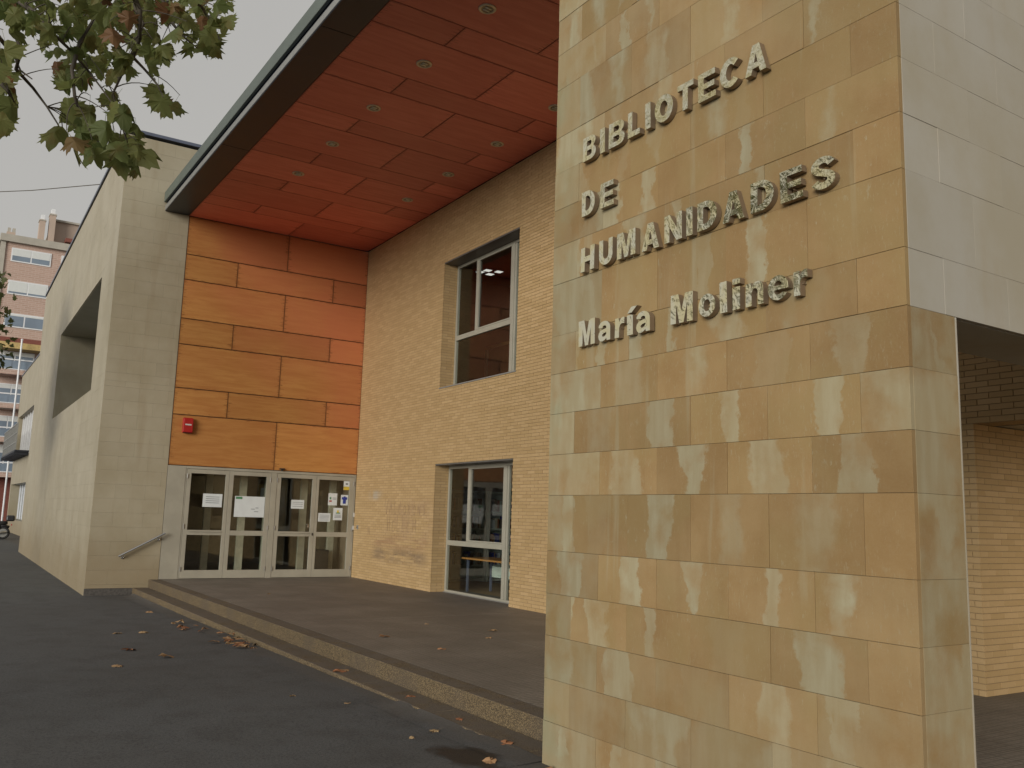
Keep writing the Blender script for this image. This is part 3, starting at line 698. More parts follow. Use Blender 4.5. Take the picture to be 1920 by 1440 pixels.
tag(rest.build('far_bricks', MT['yellow_brick'], bwall, tone=True), kind='stuff')
# mortar backing, cut round the openings
mo = MB(); sc_ = sorted({0.0, 4.20, 4.245, 7.205, 7.22, 15.68, S1}); zc_ = sorted({-.3, zc(0) - .005, zc(44), zc(71), zc(117), ZTOP - .002})
def solid(s0, s1, z0, z1):
    sm, zm = (s0 + s1) / 2, (z0 + z1) / 2
    return not any(a < sm < b and c_ < zm < d_ for a, b, c_, d_ in OPEN)
for a, b in zip(sc_[:-1], sc_[1:]):
    runs = []
    for c_, d_ in zip(zc_[:-1], zc_[1:]):
        if solid(a, b, c_, d_):
            runs.append([c_, d_])
    for c_, d_ in runs:
        a2 = a + (.006 if any(abs(a - q[1]) < 1e-6 and q[2] < (c_ + d_) / 2 < q[3] for q in OPEN) else 0)
        b2 = b - (.006 if any(abs(b - q[0]) < 1e-6 and q[2] < (c_ + d_) / 2 < q[3] for q in OPEN) else 0)
        mo.box(a2, b2, .007, .34, c_, d_)
mo.box(12.5, 15.674, .341, 3.0, -.3, 2.83)
mo.build('mortar', MT['mortar'], bwall)

def window(name, s0, s1, z0, z1, lab, sill):
    w = empty(name); w.parent = bwall; w.location = (s0, .318, z0); w['label'] = lab
    W, H = s1 - s0, z1 - z0
    f = MB(); t = .058; d = .06
    def bar(m, a, b, c_, e): m.box(a, b, 0.0, d, c_, e)
    m = MB(); bar(m, .002, t, .002, H - .03); bar(m, W - t, W - .002, .002, H - .03); bar(m, t + .001, W - t - .001, H - .03 - t, H - .03); bar(m, t + .001, W - t - .001, .002, .05)
    m.build('frame', MT['alu_win'], w, .003)
    mw = 5.10 - 4.20; rw = 6.43 - 4.20; rw2 = 6.58 - 4.20; tz = 1.255 - ZP if z0 < 1 else 5.50 - zc(71)
    m = MB(); m.box(mw - .055, mw + .035, -.004, d - .003, tz + .052, H - .03 - t - .001); m.build('mullion', MT['alu_win'], w, .003)
    m = MB(); m.box(rw, rw2 - .055, -.012, d - .002, .051, H - .03 - t - .001); m.build('post', MT['alu_win'], w, .003)
    m = MB(); m.box(rw2 - .050, rw2, .004, d - .004, .051, H - .03 - t - .001); m.build('post', MT['alu_win'], w, .003)
    m = MB(); m.box(t + .001, rw - .001, -.006, d - .001, tz - .05, tz + .05); m.build('transom', MT['alu_win'], w, .003)
    # opening sash inside the larger light
    m = MB(); a, b, c_, e = mw + .037, rw - .002, tz + .053, H - .03 - t - .002; q = .026
    for bx in ((a, a + q, c_, e), (b - q, b, c_, e), (a + q, b - q, c_, c_ + q), (a + q, b - q, e - q, e)): m.box(bx[0], bx[1], -.010, .03, bx[2], bx[3])
    m.build('sash', MT['alu_win'], w, .002)
    for a, b, c_, e in ((t, mw - .055, tz + .05, H - .088), (mw + .06, rw - .02, tz + .08, H - .115), (t, rw, .05, tz - .05), (rw2, W - t, .05, H - .088)):
        MB().box(a, b, .022, .028, c_, e).build('pane', MT['glass'], w)
    MB().box(.002, W - .002, -.316, .03, H - .028, H - .003).build('head_lining', MT['grey_dark'] if 'grey_dark' in MT else MT['dark_metal'], w)
    if sill:
        MB().box(-.004, W + .004, -.335, .0, -.022, .0015).build('sill', MT['grey_metal'], w)
    else:
        MB().box(.0, W, -.03, .0, .0, .012).build('threshold', MT['grey_metal'], w)
    return w
MT['grey_dark'] = simple('head_lining_grey', (0.13, 0.125, 0.115), 0.45)
window('window', 4.20, 7.205, zc(0), zc(44), 'floor-level window in the brick wall with bookcases behind its glass', False)
window('window', 4.245, 7.22, zc(71), zc(117), 'upper window in the brick wall, dark, with a deep brick reveal', True)

# scrubbed-off graffiti strokes on the brick wall
sw = MB(); rs = random.Random(12)
def stroke(pts, w=.016):
    for (a, b), (c_, d_) in zip(pts[:-1], pts[1:]):
        L_ = math.hypot(c_ - a, d_ - b) or 1; nx, nz = -(d_ - b) / L_ * w / 2, (c_ - a) / L_ * w / 2
        sw.quad((a - nx, -.0035, b - nz), (c_ - nx, -.0035, d_ - nz), (c_ + nx, -.0035, d_ + nz), (a + nx, -.0035, b + nz))
def scrawl(x, z, s_, shapes):
    for sh in shapes:
        stroke([(x + p * s_ * .62, z + q * s_) for p, q in sh]); x += s_ * .72
VV = [(0, 1), (.4, 0), (.8, 1)]; AA = [(0, 0), (.4, .7), (.8, 0)]; LLl = [(0.1, 1), (.1, 0), (.6, 0)]; EE = [(.6, .6), (.1, .6), (.1, 0), (.6, 0)]; CC = [(.7, .6), (.2, .6), (.1, .2), (.3, 0), (.7, .05)]
OO = [(.2, 0), (.1, .4), (.4, .6), (.7, .4), (.6, 0), (.2, 0)]; RR = [(.1, 0), (.1, .6), (.6, .5), (.2, .3), (.6, 0)]; NN = [(.1, 0), (.1, .6), (.6, 0), (.6, .6)]; SS = [(.6, .6), (.1, .55), (.6, .1), (.1, 0)]; HH = [(.1, 1), (.1, 0), (.1, .5), (.6, .5), (.6, 1), (.6, 0)]; MM = [(.1, 0), (.1, .8), (.4, .3), (.7, .8), (.7, 0)]
scrawl(1.80, 1.80, .33, [VV, AA, LLl, CC, OO, RR, OO, NN, SS][:9])
scrawl(1.95, 1.42, .36, [HH, EE, LLl, LLl, EE, MM])
scrawl(0.86, 1.30, .30, [NN])
tag(sw.build('graffiti', MT['scrawl'], bwall), 'faded scrubbed graffiti scrawl')

# ------------------------------------------------------------------ orange panel wall
pw = empty('panel_wall', (X0, 4.385, ZP)); tag(pw, 'orange wood-veneer panel wall above the glass entrance doors', 'wall')
YA, YB = 4.387, 8.822
PZ = [2.722, 3.843, 4.437, 5.422, 6.010, 6.904, 7.490, ZS - .004]
rpv = random.Random(9)
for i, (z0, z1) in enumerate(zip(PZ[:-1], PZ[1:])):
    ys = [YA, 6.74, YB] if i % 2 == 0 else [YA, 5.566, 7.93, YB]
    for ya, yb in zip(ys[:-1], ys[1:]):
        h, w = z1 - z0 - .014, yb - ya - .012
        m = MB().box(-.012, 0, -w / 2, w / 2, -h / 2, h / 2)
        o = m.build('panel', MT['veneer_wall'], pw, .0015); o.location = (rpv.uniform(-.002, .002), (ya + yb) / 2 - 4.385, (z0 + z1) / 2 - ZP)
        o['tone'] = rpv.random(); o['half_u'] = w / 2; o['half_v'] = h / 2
MB().box(-.06, -.020, .0, YB - YA + .04, 2.722 - ZP, ZS - ZP - .002).build('substrate', MT['batten'], pw)

# ------------------------------------------------------------------ canopy
can = empty('entrance_canopy', (X0, 3.85, ZS)); tag(can, 'flat entrance canopy with red-brown panelled soffit and dark metal edge', 'canopy')
CX1 = PXL - .004
NAR = [-19.35, -17.60, -15.83, -14.06, -12.28, -10.51, -8.73, -6.96]       # narrow rows start, 0.6 wide
edges = [X0 + .004]; kinds = []
for a in NAR: edges += [a, a + .60]; kinds += ['w', 'n']
edges.append(PXR - .49); kinds.append('w')
def soff(xa, xb, ya, yb):
    w, l = xb - xa - .012, yb - ya - .012
    m = MB().box(-w / 2, w / 2, -l / 2, l / 2, 0, .012)
    o = m.build('soffit_panel', MT['veneer_soffit'], can, .0015); o.location = ((xa + xb) / 2 - X0, (ya + yb) / 2 - 3.85, rpv.uniform(-.002, .002))
    o['tone'] = rpv.random(); o['half_u'] = l / 2; o['half_v'] = w / 2
for k_, xa, xb in zip(kinds, edges[:-1], edges[1:]):
    slope = lambda x: 8.815 - .0198 * (x - X0) - .004
    ys = [4.372, 6.69, slope(xb)] if k_ == 'w' else [4.372, 5.50, 7.89, slope(xb)]
    for ya, yb in zip(ys[:-1], ys[1:]): soff(xa, xb, ya, yb)
L_ = CX1 - X0
MB().box(.003, PXR - X0 - .49, .53, 4.95, .022, .10).build('substrate', MT['batten'], can)
for a, b in ((0.004, 4.55), (4.56, 9.45), (9.46, L_)):
    MB().box(a, b, .006, .518, -.004, .06).build('edge_underside', MT['dark_metal'], can, .004)
MB().box(.004, L_, -.002, .02, .012, .125).build('fascia_strip', MT['grey_metal'], can, .004)
MB().box(.004, L_, .035, .06, .11, .25).build('shadow_gap', MT['blue_flash'], can)
MB().box(-.10, L_, -.035, .02, .20, .44).build('gutter', MT['gutter'], can, .008)
MB().box(.0, L_, .021, 4.9, .2505, .42).build('roof_deck', MT['dark_metal'], can)

# recessed downlights: things of their own
def downlight(x, y, lab):
    e = empty('downlight', (x, y, ZS)); tag(e, lab, 'downlight', 'recessed downlights in the canopy soffit')
    m = MB(); n = 24; prof = [(.118, -.001), (.118, -.012), (.100, -.016), (.082, -.012), (.082, -.004)]
    vs = []; fs = []
    for r_, h in prof:
        for k_ in range(n): a = 2 * math.pi * k_ / n; vs.append((r_ * math.cos(a), r_ * math.sin(a), h))
    for i in range(len(prof) - 1):
        for k_ in range(n): fs.append((i * n + k_, i * n + (k_ + 1) % n, (i + 1) * n + (k_ + 1) % n, (i + 1) * n + k_))
    m.add(vs, fs).build('ring', MT['ring'], e, smooth=True)
    MB().lathe((0, 0, 0), [(.080, -.0035), (.060, -.0045), (.01, -.0050)], 20).build('reflector', MT['reflector'], e, smooth=True)
    for s_ in (-1, 1):
        MB().tube([(s_ * .028, -.045, -.009), (s_ * .028, .045, -.009)], .014, 8).build('lamp_tube', MT['lamp'], e, smooth=True)
MT['ring'] = simple('downlight_ring', (0.62, 0.55, 0.42), 0.35, 0.3); MT['reflector'] = simple('downlight_reflector', (0.30, 0.25, 0.17), 0.3, 0.6); MT['lamp'] = simple('unlit_lamp', (0.78, 0.74, 0.62), 0.3)
for i, x in enumerate((-9.346, -11.127, -12.906, -14.685, -16.455)):
    downlight(x, 5.50, ['largest soffit downlight, at the top edge of the photo', 'second nearest downlight of the row along the dark canopy edge', 'middle downlight of the row along the dark canopy edge', 'fourth downlight of the row along the dark canopy edge', 'farthest downlight of the row along the dark canopy edge'][i])
for i, x in enumerate((-11.12, -12.89, -14.681, -16.454)):
    downlight(x, 7.89, ['downlight on the brick wall side, half hidden behind the pillar', 'nearest fully visible downlight of the row beside the brick wall', 'third downlight of the row beside the brick wall', 'farthest downlight of the row beside the brick wall'][i])

# ------------------------------------------------------------------ left block of the library
blk = empty('library_block', (X0, 2.945, 0)); tag(blk, 'pale limestone block of the library with a deep window recess, left of the doors', 'building')
dd = Vector((-1, .016, 0)).normalized(); dn = Vector((dd.y, -dd.x, 0))         # along the front, into the block
if dn.y < 0: dn = -dn
def bf(s_, d, z):          # s along the street front (away from the camera), d into the block
    p = dd * s_ + dn * d; return (p.x, p.y, z)
BT = 10.04; FR = ROWS[:-1] + [BT]
OS0, OS1, OZ0, OZ1 = 2.12, 10.95, 4.45, 7.16; RDp = 1.55
fm = MB(); rf = random.Random(31)
zr = [-.12]; z = .09
rowsF = [-.12, .17]
while rowsF[-1] < BT - .1: rowsF.append(min(rowsF[-1] + .297, BT))
rowsF = sorted(set([r_ for r_ in rowsF if abs(r_ - OZ0) > .12 and abs(r_ - OZ1) > .12] + [OZ0, OZ1]))
for i, (z0, z1) in enumerate(zip(rowsF[:-1], rowsF[1:])):
    s_ = .031 - (.3 if i % 2 else 0)
    while s_ < 19.15:
        a, b = max(s_, .031), min(s_ + .6, 19.15)
        segs = [(a, b)]
        if OZ0 - .01 <= z0 and z1 <= OZ1 + .01:
            segs = [(p, q) for p, q in ((a, min(b, OS0)), (max(a, OS1), b)) if q - p > .02]
        for p, q in segs:
            fm.tone = rf.random(); j = rf.uniform(-.001, .001)
            fm.box(p + .0007, q - .0007, j, .03, z0 + .0007, z1 - .0007, fn=bf, skip=('+y',))
        s_ += .6
tag(fm.build('front_stone_slabs', MT['limestone'], blk, tone=True, recalc=True), kind='stuff')
# side face slabs (towards the entrance), each one its own piece
for i, (z0, z1) in enumerate(zip(rowsF[:-1], rowsF[1:])):
    yend = 4.380 - 2.945 if z1 < 8.95 else 2.6
    ys = [0.0, .42, 1.02] if i % 2 else [0.0, .72, 1.32]
    ys = [y for y in ys if y < yend - .05] + ([1.92] if (yend > 2 and not i % 2) else ([1.62, 2.22] if yend > 2 else [])) + [yend]
    zz0 = max(z0, .095) if z0 < .1 else z0
    for ya, yb in zip(ys[:-1], ys[1:]):
        w, h = yb - ya - .0016, z1 - zz0 - .0016
        o = link('stone_slab', slab_mesh('side_stone', w, .03, h, .0006), None, blk)
        if len(o.data.materials) == 0: o.data.materials.append(MT['limestone'])
        o.material_slots[0].link = 'OBJECT'; o.material_slots[0].material = MT['limestone']
        o.rotation_euler = (0, 0, R(90)); o.location = (rf.uniform(-.001, .001), (ya + yb) / 2, (zz0 + z1) / 2); o['tone'] = rf.random()
MB().box(-.05, .012, .002, 1.04, -.35, .092).build('granite_plinth', MT['granite'] if 'granite' in MT else MT['asphalt'], blk, .004)
# core with recess
co = MB()
def bc_(s0, s1, d0, d1, z0, z1): co.box(s0, s1, d0, d1, z0, z1, fn=bf)
bc_(.5, 19.14, 12.0, 12.3, -.2, BT - .05)                       # back
bc_(.20, OS0 - .001, .034, 5.5, 2.95, BT - .05); bc_(OS1 + .001, 19.14, .034, 5.5, -.2, BT - .05)
bc_(OS0, OS1, .034, 5.5, OZ1 + .001, BT - .05); bc_(OS0, OS1, .034, 1.40, 2.95, OZ0 - .001); bc_(2.4, OS1, .034, .4, -.2, 2.94); bc_(.10, 2.39, .034, 1.36, -.2, 2.94)
bc_(OS0, OS1, RDp, 5.5, OZ0, OZ1)
co.build('core', MT['lime_joint'], blk, recalc=True)
# recess lining
rl = MB()
rl.box(OS1 - .012, OS1, 0.0305, RDp, OZ0, OZ1, fn=bf); rl.box(OS0, OS0 + .012, 0.0305, RDp, OZ0, OZ1, fn=bf)
rl.box(OS0 + .013, OS1 - .013, 0.0305, RDp, OZ1 - .012, OZ1, fn=bf); rl.box(OS0 + .013, OS1 - .013, 0.0305, RDp, OZ0, OZ0 + .012, fn=bf)
rl.build('recess_lining', MT['limestone'], blk, recalc=True)
wf = MB()
for a in np.linspace(OS0 + .02, OS1 - .08, 6): wf.box(a, a + .06, RDp - .10, RDp - .04, OZ0 + .013, OZ1 - .013, fn=bf)
wf.build('recess_window_frame', MT['alu_win'], blk, recalc=True)
MB().box(OS0 + .014, OS1 - .014, RDp - .03, RDp - .015, OZ0 + .014, OZ1 - .014, fn=bf).build('recess_pane', MT['far_glass'], blk, recalc=True)
cp = MB(); cp.box(-.02, 19.2, -.03, .25, BT, BT + .07, fn=bf); cp.build('front_coping', MT['blue_flash'], blk, recalc=True)
MB().box(-.25, .03, .255, 6.0, BT, BT + .07).build('side_coping', MT['blue_flash'], blk)
MB().box(-19, -.26, .3, 11.9, BT - .045, BT - .01).build('roof_deck', MT['dark_metal'], blk)

# handrail on the block's side face
hr = empty('handrail', (X0, 3.55, .7)); tag(hr, 'short sloping steel handrail on the stone side wall beside the steps', 'handrail')
pa, pb = (X0 + .085, 3.535, .752), (X0 + .085, 4.43, 1.245)
rel = lambda p: (p[0] - X0, p[1] - 3.55, p[2] - .7)
MB().tube([rel(pa), rel(pb)], .021, 12).build('rail', MT['chrome'], hr, smooth=False)
for t in (.10, .88):
    p = [a + (b - a) * t for a, b in zip(pa, pb)]
    MB().tube([rel(p), rel((p[0] - .005, p[1], p[2] - .06)), rel((X0 + .005, p[1], p[2] - .075))], .009, 8).build('bracket', MT['chrome'], hr)
    MB().lathe(rel((X0 + .002, p[1], p[2] - .075)), [(.032, 0), (.032, .012), (.02, .016)], 16, 'x').build('wall_plate', MT['chrome'], hr)

# red alarm sounder
al = empty('alarm_sounder', (X0 + .003, 4.716, 3.57)); tag(al, 'red alarm sounder box with a white label on the orange panels', 'alarm')
m = MB(); prof = [(-.13, .0), (-.13, .07), (-.115, .10), (.10, .115), (.19, .10), (.205, .07), (.205, 0)]
vs = [(d, y, z) for y in (-.105, .105) for z, d in prof]; k_ = len(prof)
m.add(vs, [tuple(range(k_)), tuple(range(2 * k_ - 1, k_ - 1, -1))] + [(i, i + k_, (i + 1) % k_ + k_, (i + 1) % k_) for i in range(k_)])
m.build('housing', MT['alarm'], al, .012, recalc=True)
MB().box(.112, .1165, -.068, .068, .035, .065).build('label_plate', MT['white_plastic'], al)
MB().box(.05, .102, -.09, .09, -.135, -.128).build('horn_grille', MT['black'], al)
# small bracket lamp above the doors, bell push
b_ = empty('small_camera', (X0, 6.93, 2.75)); tag(b_, 'tiny black sensor fixed above the glass doors', 'sensor')
MB().box(0.001, .05, -.06, .06, .0, .03).build('body', MT['black'], b_, .005); MB().lathe((.03, 0, -.012), [(.018, -.02), (.022, .012)], 12).build('lens', MT['black'], b_)
# ------------------------------------------------------------------ entrance doors
dr = empty('entrance_doors', (X0, 4.385, ZP)); tag(dr, 'four glazed entrance doors in beige aluminium frames with paper notices', 'doors')
def db(name, y0, y1, z0, z1, x0, x1, mat, bev=.003, parent=None):
    return MB().box(x0, x1, y0 - 4.385, y1 - 4.385, z0 - ZP, z1 - ZP).build(name, mat, parent or dr, bev)
db('side_panel', 4.388, 4.772, ZP + .002, 2.716, -.055, -.004, MT['alu'])
db('head_rail', 4.774, 8.81, 2.662, 2.717, -.07, -.006, MT['alu'])
db('jamb', 4.774, 4.803, ZP + .002, 2.660, -.07, -.010, MT['alu']); db('jamb', 8.782, 8.81, ZP + .002, 2.660, -.07, -.010, MT['alu'])
db('post', 6.705, 6.838, ZP + .002, 2.660, -.07, -.004, MT['alu'])
DOORS = [(4.808, 5.735, 4.90, 5.66), (5.741, 6.700, 5.835, 6.60), (6.843, 7.805, 6.94, 7.71), (7.811, 8.778, 7.875, 8.655)]
for i, (a, b, ga, gb) in enumerate(DOORS):
    d = empty('door'); d.parent = dr; d.location = (0, a - 4.385, 0)
    d['label'] = ['leftmost glazed door with one landscape notice', 'second glazed door with the largest white sheet', 'third glazed door from the left with a small notice', 'rightmost glazed door with several small stickers'][i]
    def dl(name, y0, y1, z0, z1, x0, x1, mat, bev=.003): return MB().box(x0, x1, y0 - a, y1 - a, z0 - ZP, z1 - ZP).build(name, mat, d, bev)
    X_ = (-.062, -.012)
    dl('stile', a, ga, .275, 2.656, *X_, MT['alu']); dl('stile', gb, b, .275, 2.656, *X_, MT['alu'])
    dl('top_rail', ga + .0005, gb - .0005, 2.565, 2.656, *X_, MT['alu']); dl('bottom_rail', ga + .0005, gb - .0005, .275, .453, *X_, MT['alu']); dl('middle_rail', ga + .0005, gb - .0005, 1.215, 1.325, *X_, MT['alu'])
    dl('upper_pane', ga, gb, 1.32, 2.57, -.040, -.034, MT['glass'], 0); dl('lower_pane', ga, gb, .448, 1.22, -.040, -.034, MT['glass'], 0)
    hy = a + .012 if i in (0, 2) else b - .012
    for hz in (2.50, 1.40, .48):
        MB().tube([(-.002, hy - a, hz - ZP - .05), (-.002, hy - a, hz - ZP + .05)], .011, 8).build('hinge', MT['chrome'], d)
    if i in (0, 2): dl('push_bar', ga + .03, gb - .03, 1.285, 1.300, -.010, .012, MT['alu'], .002)
    if i == 2: dl('lock', gb + .05, gb + .075, 1.24, 1.30, -.010, .004, MT['black']); dl('lock', gb - .06, gb - .03, 1.42, 1.50, -.032, -.022, MT['chrome'])
for p in ((.035, 8.80, 1.75), (.035, 8.80, 1.44)):
    db('door_contact', p[1] - .02, p[1] + .02, p[2] - .05, p[2] + .05, -.003, .02, MT['white_plastic'])
bell = empty('bell_push', BR0 + Vector((.26, -.005, 1.46))); tag(bell, 'small grey bell push on the brick wall beside the doors', 'bell')
MB().box(-.03, .03, -.025, .006, -.05, .05).build('plate', MT['grey_metal'], bell, .004); MB().lathe((0, -.025, 0), [(.015, -.008), (.015, .002)], 12, 'y').build('button', MT['black'], bell)

# notices taped to the glass
def notice(y0, y1, z0, z1, lab, deco=()):
    e = empty('paper_notice', (X0 - .0325, y0, z0)); tag(e, lab, 'notice', 'papers stuck on the entrance doors')
    W, H = y1 - y0, z1 - z0
    m = MB(); nx = 6; rq = random.Random(int(y0 * 1000)); vs = []
    for i in range(nx + 1):
        for j in range(3): vs.append((.001 + .004 * abs(math.sin(i * 1.1 + j)) * (1 if j != 1 else .3), W * i / nx, H * j / 2))
    m.add(vs, [(i * 3 + j, (i + 1) * 3 + j, (i + 1) * 3 + j + 1, i * 3 + j + 1) for i in range(nx) for j in (0, 1)]).build('sheet', MT['paper'], e, smooth=True)
    for nm, mat, a, b, c_, d_ in deco: MB().box(.0062, .0070, W * a, W * b, H * c_, H * d_).build(nm, MT[mat], e)
    return e
lines = lambda zs, a=.1, b=.9: [('text_line', 'ink', a, b, q, q + .035) for q in zs]
notice(5.19, 5.615, 1.835, 2.128, 'landscape white notice on the leftmost glass door', lines((.75, .6, .45, .3), .15, .85))
notice(5.90, 6.59, 1.632, 2.10, 'largest white sheet, on the second glass door', [('text_line', 'ink', .55, .68, .38, .405), ('text_line', 'ink', .70, .80, .44, .465), ('text_line', 'ink', .66, .80, .26, .285), ('green_corner', 'greenprint', .03, .24, .86, .97)])
notice(7.22, 7.535, 1.856, 2.062, 'small notice with a grey heading on the third glass door', lines((.7, .5, .25)))
notice(8.13, 8.355, 1.962, 2.25, 'portrait leaflet with green and red print on the rightmost door', [('print_block', 'greenprint', .15, .32, .5, .68), ('print_block', 'redprint', .12, .4, .28, .42)] + lines((.6, .5), .5, .9))
notice(8.45, 8.64, 1.971, 2.222, 'small white sticker with a dark blue emblem on the rightmost door', [('emblem', 'blue', .3, .7, .15, .55), ('emblem', 'blue', .14, .86, .55, .78), ('emblem', 'blue', .38, .62, .78, .86)])
notice(8.275, 8.51, 1.612, 1.905, 'portrait warning leaflet with yellow triangle, lowest right on the rightmost door', [('print_block', 'yellow', .40, .6, .62, .80), ('print_block', 'greenprint', .28, .75, .54, .62)] + lines((.4, .3, .2), .15, .85))
notice(7.90, 8.21, 1.57, 1.772, 'landscape text notice low on the rightmost door', lines((.75, .6, .45, .3, .15), .12, .88))
st = notice(8.505, 8.652, 2.343, 2.557, 'yellow sticker with a black mark in the top corner of the rightmost door', [('print_block', 'yellow', .0, 1.0, .0, .38), ('mark', 'black', .35, .75, .62, .74)])

# blind end wall of the passage beside the pillar
pe = empty('passage_wall', (-4.4, 11.4, 0)); tag(pe, 'yellow brick end wall at the back of the passage right of the pillar', 'wall')
rq_ = random.Random(2)
m = MB()
for n in range(0, 52):
    x = -2.6 - (n % 2) * .118
    while x < 9:
        m.tone = rq_.random(); m.box(x, x + .228, 0, .05, ZP + n * BP + BJ, ZP + (n + 1) * BP - BJ, skip=('+y',)); x += BL
tag(m.build('bricks', MT['yellow_brick'], pe, tone=True), kind='stuff')
MB().box(-3, 9, .008, .3, -.3, 3.4).build('mortar', MT['mortar'], pe)
MB().box(-.45, 1.4, -2.45, .0, 2.845, 3.25).build('ceiling', MT['limestone_side'], pe)

# ------------------------------------------------------------------ interiors behind the glass
def room(name, x0, x1, y0, y1, z0, z1, skip, wm, fmt):
    m = MB(); t = .1
    W = {'-x': (x0 - t, x0, y0, y1, z0, z1), '+x': (x1, x1 + t, y0, y1, z0, z1), '-y': (x0, x1, y0 - t, y0, z0, z1), '+y': (x0, x1, y1, y1 + t, z0, z1), '+z': (x0, x1, y0, y1, z1, z1 + t)}
    for k_, b in W.items():
        if k_ not in skip: m.box(*b)
    tag(m.build(name + '_walls', wm), kind='structure')
    tag(MB().box(x0, x1, y0, y1, z0 - .05, z0).build(name + '_floor', fmt), kind='structure')
room('lobby', X0 - 6.5, X0 - .075, 4.33, 8.9, ZP - .003, 2.93, ('+x',), MT['interior'], MT['interior_dark'])
scr = empty('lobby_screen', (X0 - .9, 4.5, ZP)); tag(scr, 'inner lobby screen of pale posts seen through the glass doors', 'screen')
for y in (.30, .95, 1.75, 2.35, 3.25, 4.0):
    MB().box(-.05, .05, y, y + .16, 0, 2.62).build('post', MT['interior_post'], scr, .004)
for y0, y1 in ((.46, .95), (1.11, 1.75), (1.91, 2.35), (2.51, 3.25), (3.41, 4.0)):
    MB().box(-.006, .0, y0, y1, .12, 2.5).build('pane', MT['glass'], scr)
MB().box(-.05, .05, .0, .295, 0.001, .10).build('base_rail', MT['interior_post'], scr)
tag(MB().box(X0 - .95, X0 - .5, 8.02, 8.42, ZP, ZP + .62).build('litter_bin', MT['black'], None, .02), 'dark bin standing inside behind the rightmost glass door', 'bin')
nb = empty('notice_board', (X0 - 2.2, 7.1, 1.7)); tag(nb, 'yellowish board of leaflets inside, behind the third glass door', 'board')
MB().box(-.02, 0, 0, .45, 0, .75).build('board', MT['awning'], nb); MB().box(.001, .004, .06, .40, .36, .66).build('leaflet', MT['paper'], nb)

# reading room behind the floor-level window (local coordinates of the brick wall)
def inb(name, mat, a, par, bev=.0): return MB().box(*a).build(name, mat, par, bev)
rm = empty('reading_room', BR0, BRZ); tag(rm, 'dim reading room behind the two windows of the brick wall', kind='structure')
inb('floor', MT['interior_dark'], (1.5, 10.5, .345, 6.0, ZP - .06, ZP - .01), rm); inb('ceiling', MT['interior'], (1.5, 10.5, .345, 6.0, 3.3, 3.4), rm)
inb('back_wall', MT['redwood'], (1.5, 10.5, 6.0, 6.1, ZP, 3.3), rm); inb('end_wall', MT['interior'], (1.4, 1.5, .345, 6.0, ZP, 3.3), rm); inb('end_wall', MT['interior'], (10.5, 10.6, .345, 6.0, ZP, 3.3), rm)
inb('upper_floor', MT['interior_dark'], (0.5, 11.5, .345, 6.5, 4.0, 4.3), rm); inb('upper_ceiling', MT['interior_dark'], (.5, 11.5, .345, 6.5, 8.0, 8.1), rm)
inb('upper_back_wall', MT['redwood'], (.5, 11.5, 6.5, 6.6, 4.3, 8.0), rm); inb('upper_end_wall', MT['redwood'], (.4, .5, .345, 6.5, 4.3, 8.0), rm); inb('upper_end_wall', MT['interior'], (11.5, 11.6, .345, 6.5, 4.3, 8.0), rm)
def bookcase(s0, y0, lab, wdt=1.9):
    e = empty('bookcase', Mw @ Vector((s0, y0, ZP)), BRZ + R(90)); tag(e, lab, 'bookcase', 'bookcases in the reading room')
    for a in (0, wdt / 2 - .03, wdt - .06): MB().box(a, a + .06, 0, .4, 0, 2.15).build('upright', MT['shelf'], e)
    for z in (.02, .36, .80, 1.22, 1.62, 2.09):
        MB().box(.061, wdt / 2 - .031, .02, .4, z, z + .04).build('shelf', MT['shelf'], e); MB().box(wdt / 2 + .031, wdt - .061, .02, .4, z, z + .04).build('shelf', MT['shelf'], e)
    MB().box(0, wdt, .40, .42, 0, 2.15).build('back_board', MT['shelf'], e)
    r_ = random.Random(int(y0 * 100)); k_ = 0
    for z in (.40, .84, 1.26, 1.66):
        for h0 in (.07, wdt / 2 + .04):
            s_ = h0
            while s_ < h0 + wdt / 2 - .16:
                w = r_.uniform(.03, .07)
                if r_.random() < .72:
                    MB().box(s_, s_ + w - .004, .06, .28, z, z + r_.uniform(.2, .31)).build('book', MT[r_.choice(['interior', 'redwood', 'interior_dark', 'shelf', 'paper', 'blue', 'interior_post'])], e)
                s_ += w
bookcase(1.94, .70, 'grey-green bookcase behind the left of the floor-level window'); bookcase(1.94, 2.63, 'grey-green bookcase behind the right of the floor-level window')
tb_ = empty('reading_table', Mw @ Vector((4.2, .70, ZP)), BRZ); tag(tb_, 'reading table with orange wooden top inside the floor-level window', 'table')
MB().box(0, 2.1, 0, .75, .66, .695).build('table_top', MT['orange_wood'], tb_, .004)
for a, b in ((.08, .08), (1.98, .08), (.08, .64), (1.98, .64)): MB().box(a, a + .04, b, b + .04, 0, .66).build('leg', MT['blue_flash'], tb_)
MB().box(.2, 1.9, .62, .64, .30, .52).build('modesty_panel', MT['shelf'], tb_)
dfm = empty('inner_door', Mw @ Vector((.56, 3.2, 4.3)), BRZ); tag(dfm, 'pale framed doorway inside, behind the upper window', 'door')
MB().box(0, .09, 0, .1, 0, 1.85).build('frame_post', MT['interior_post'], dfm); MB().box(1.2, 1.29, 0, .1, 0, 1.85).build('frame_post', MT['interior_post'], dfm); MB().box(.0, 1.29, 0, .1, 1.851, 1.93).build('frame_head', MT['orange_wood'], dfm)
MB().box(.091, 1.199, .04, .06, 0, 1.85).build('door_leaf', MT['redwood'], dfm)
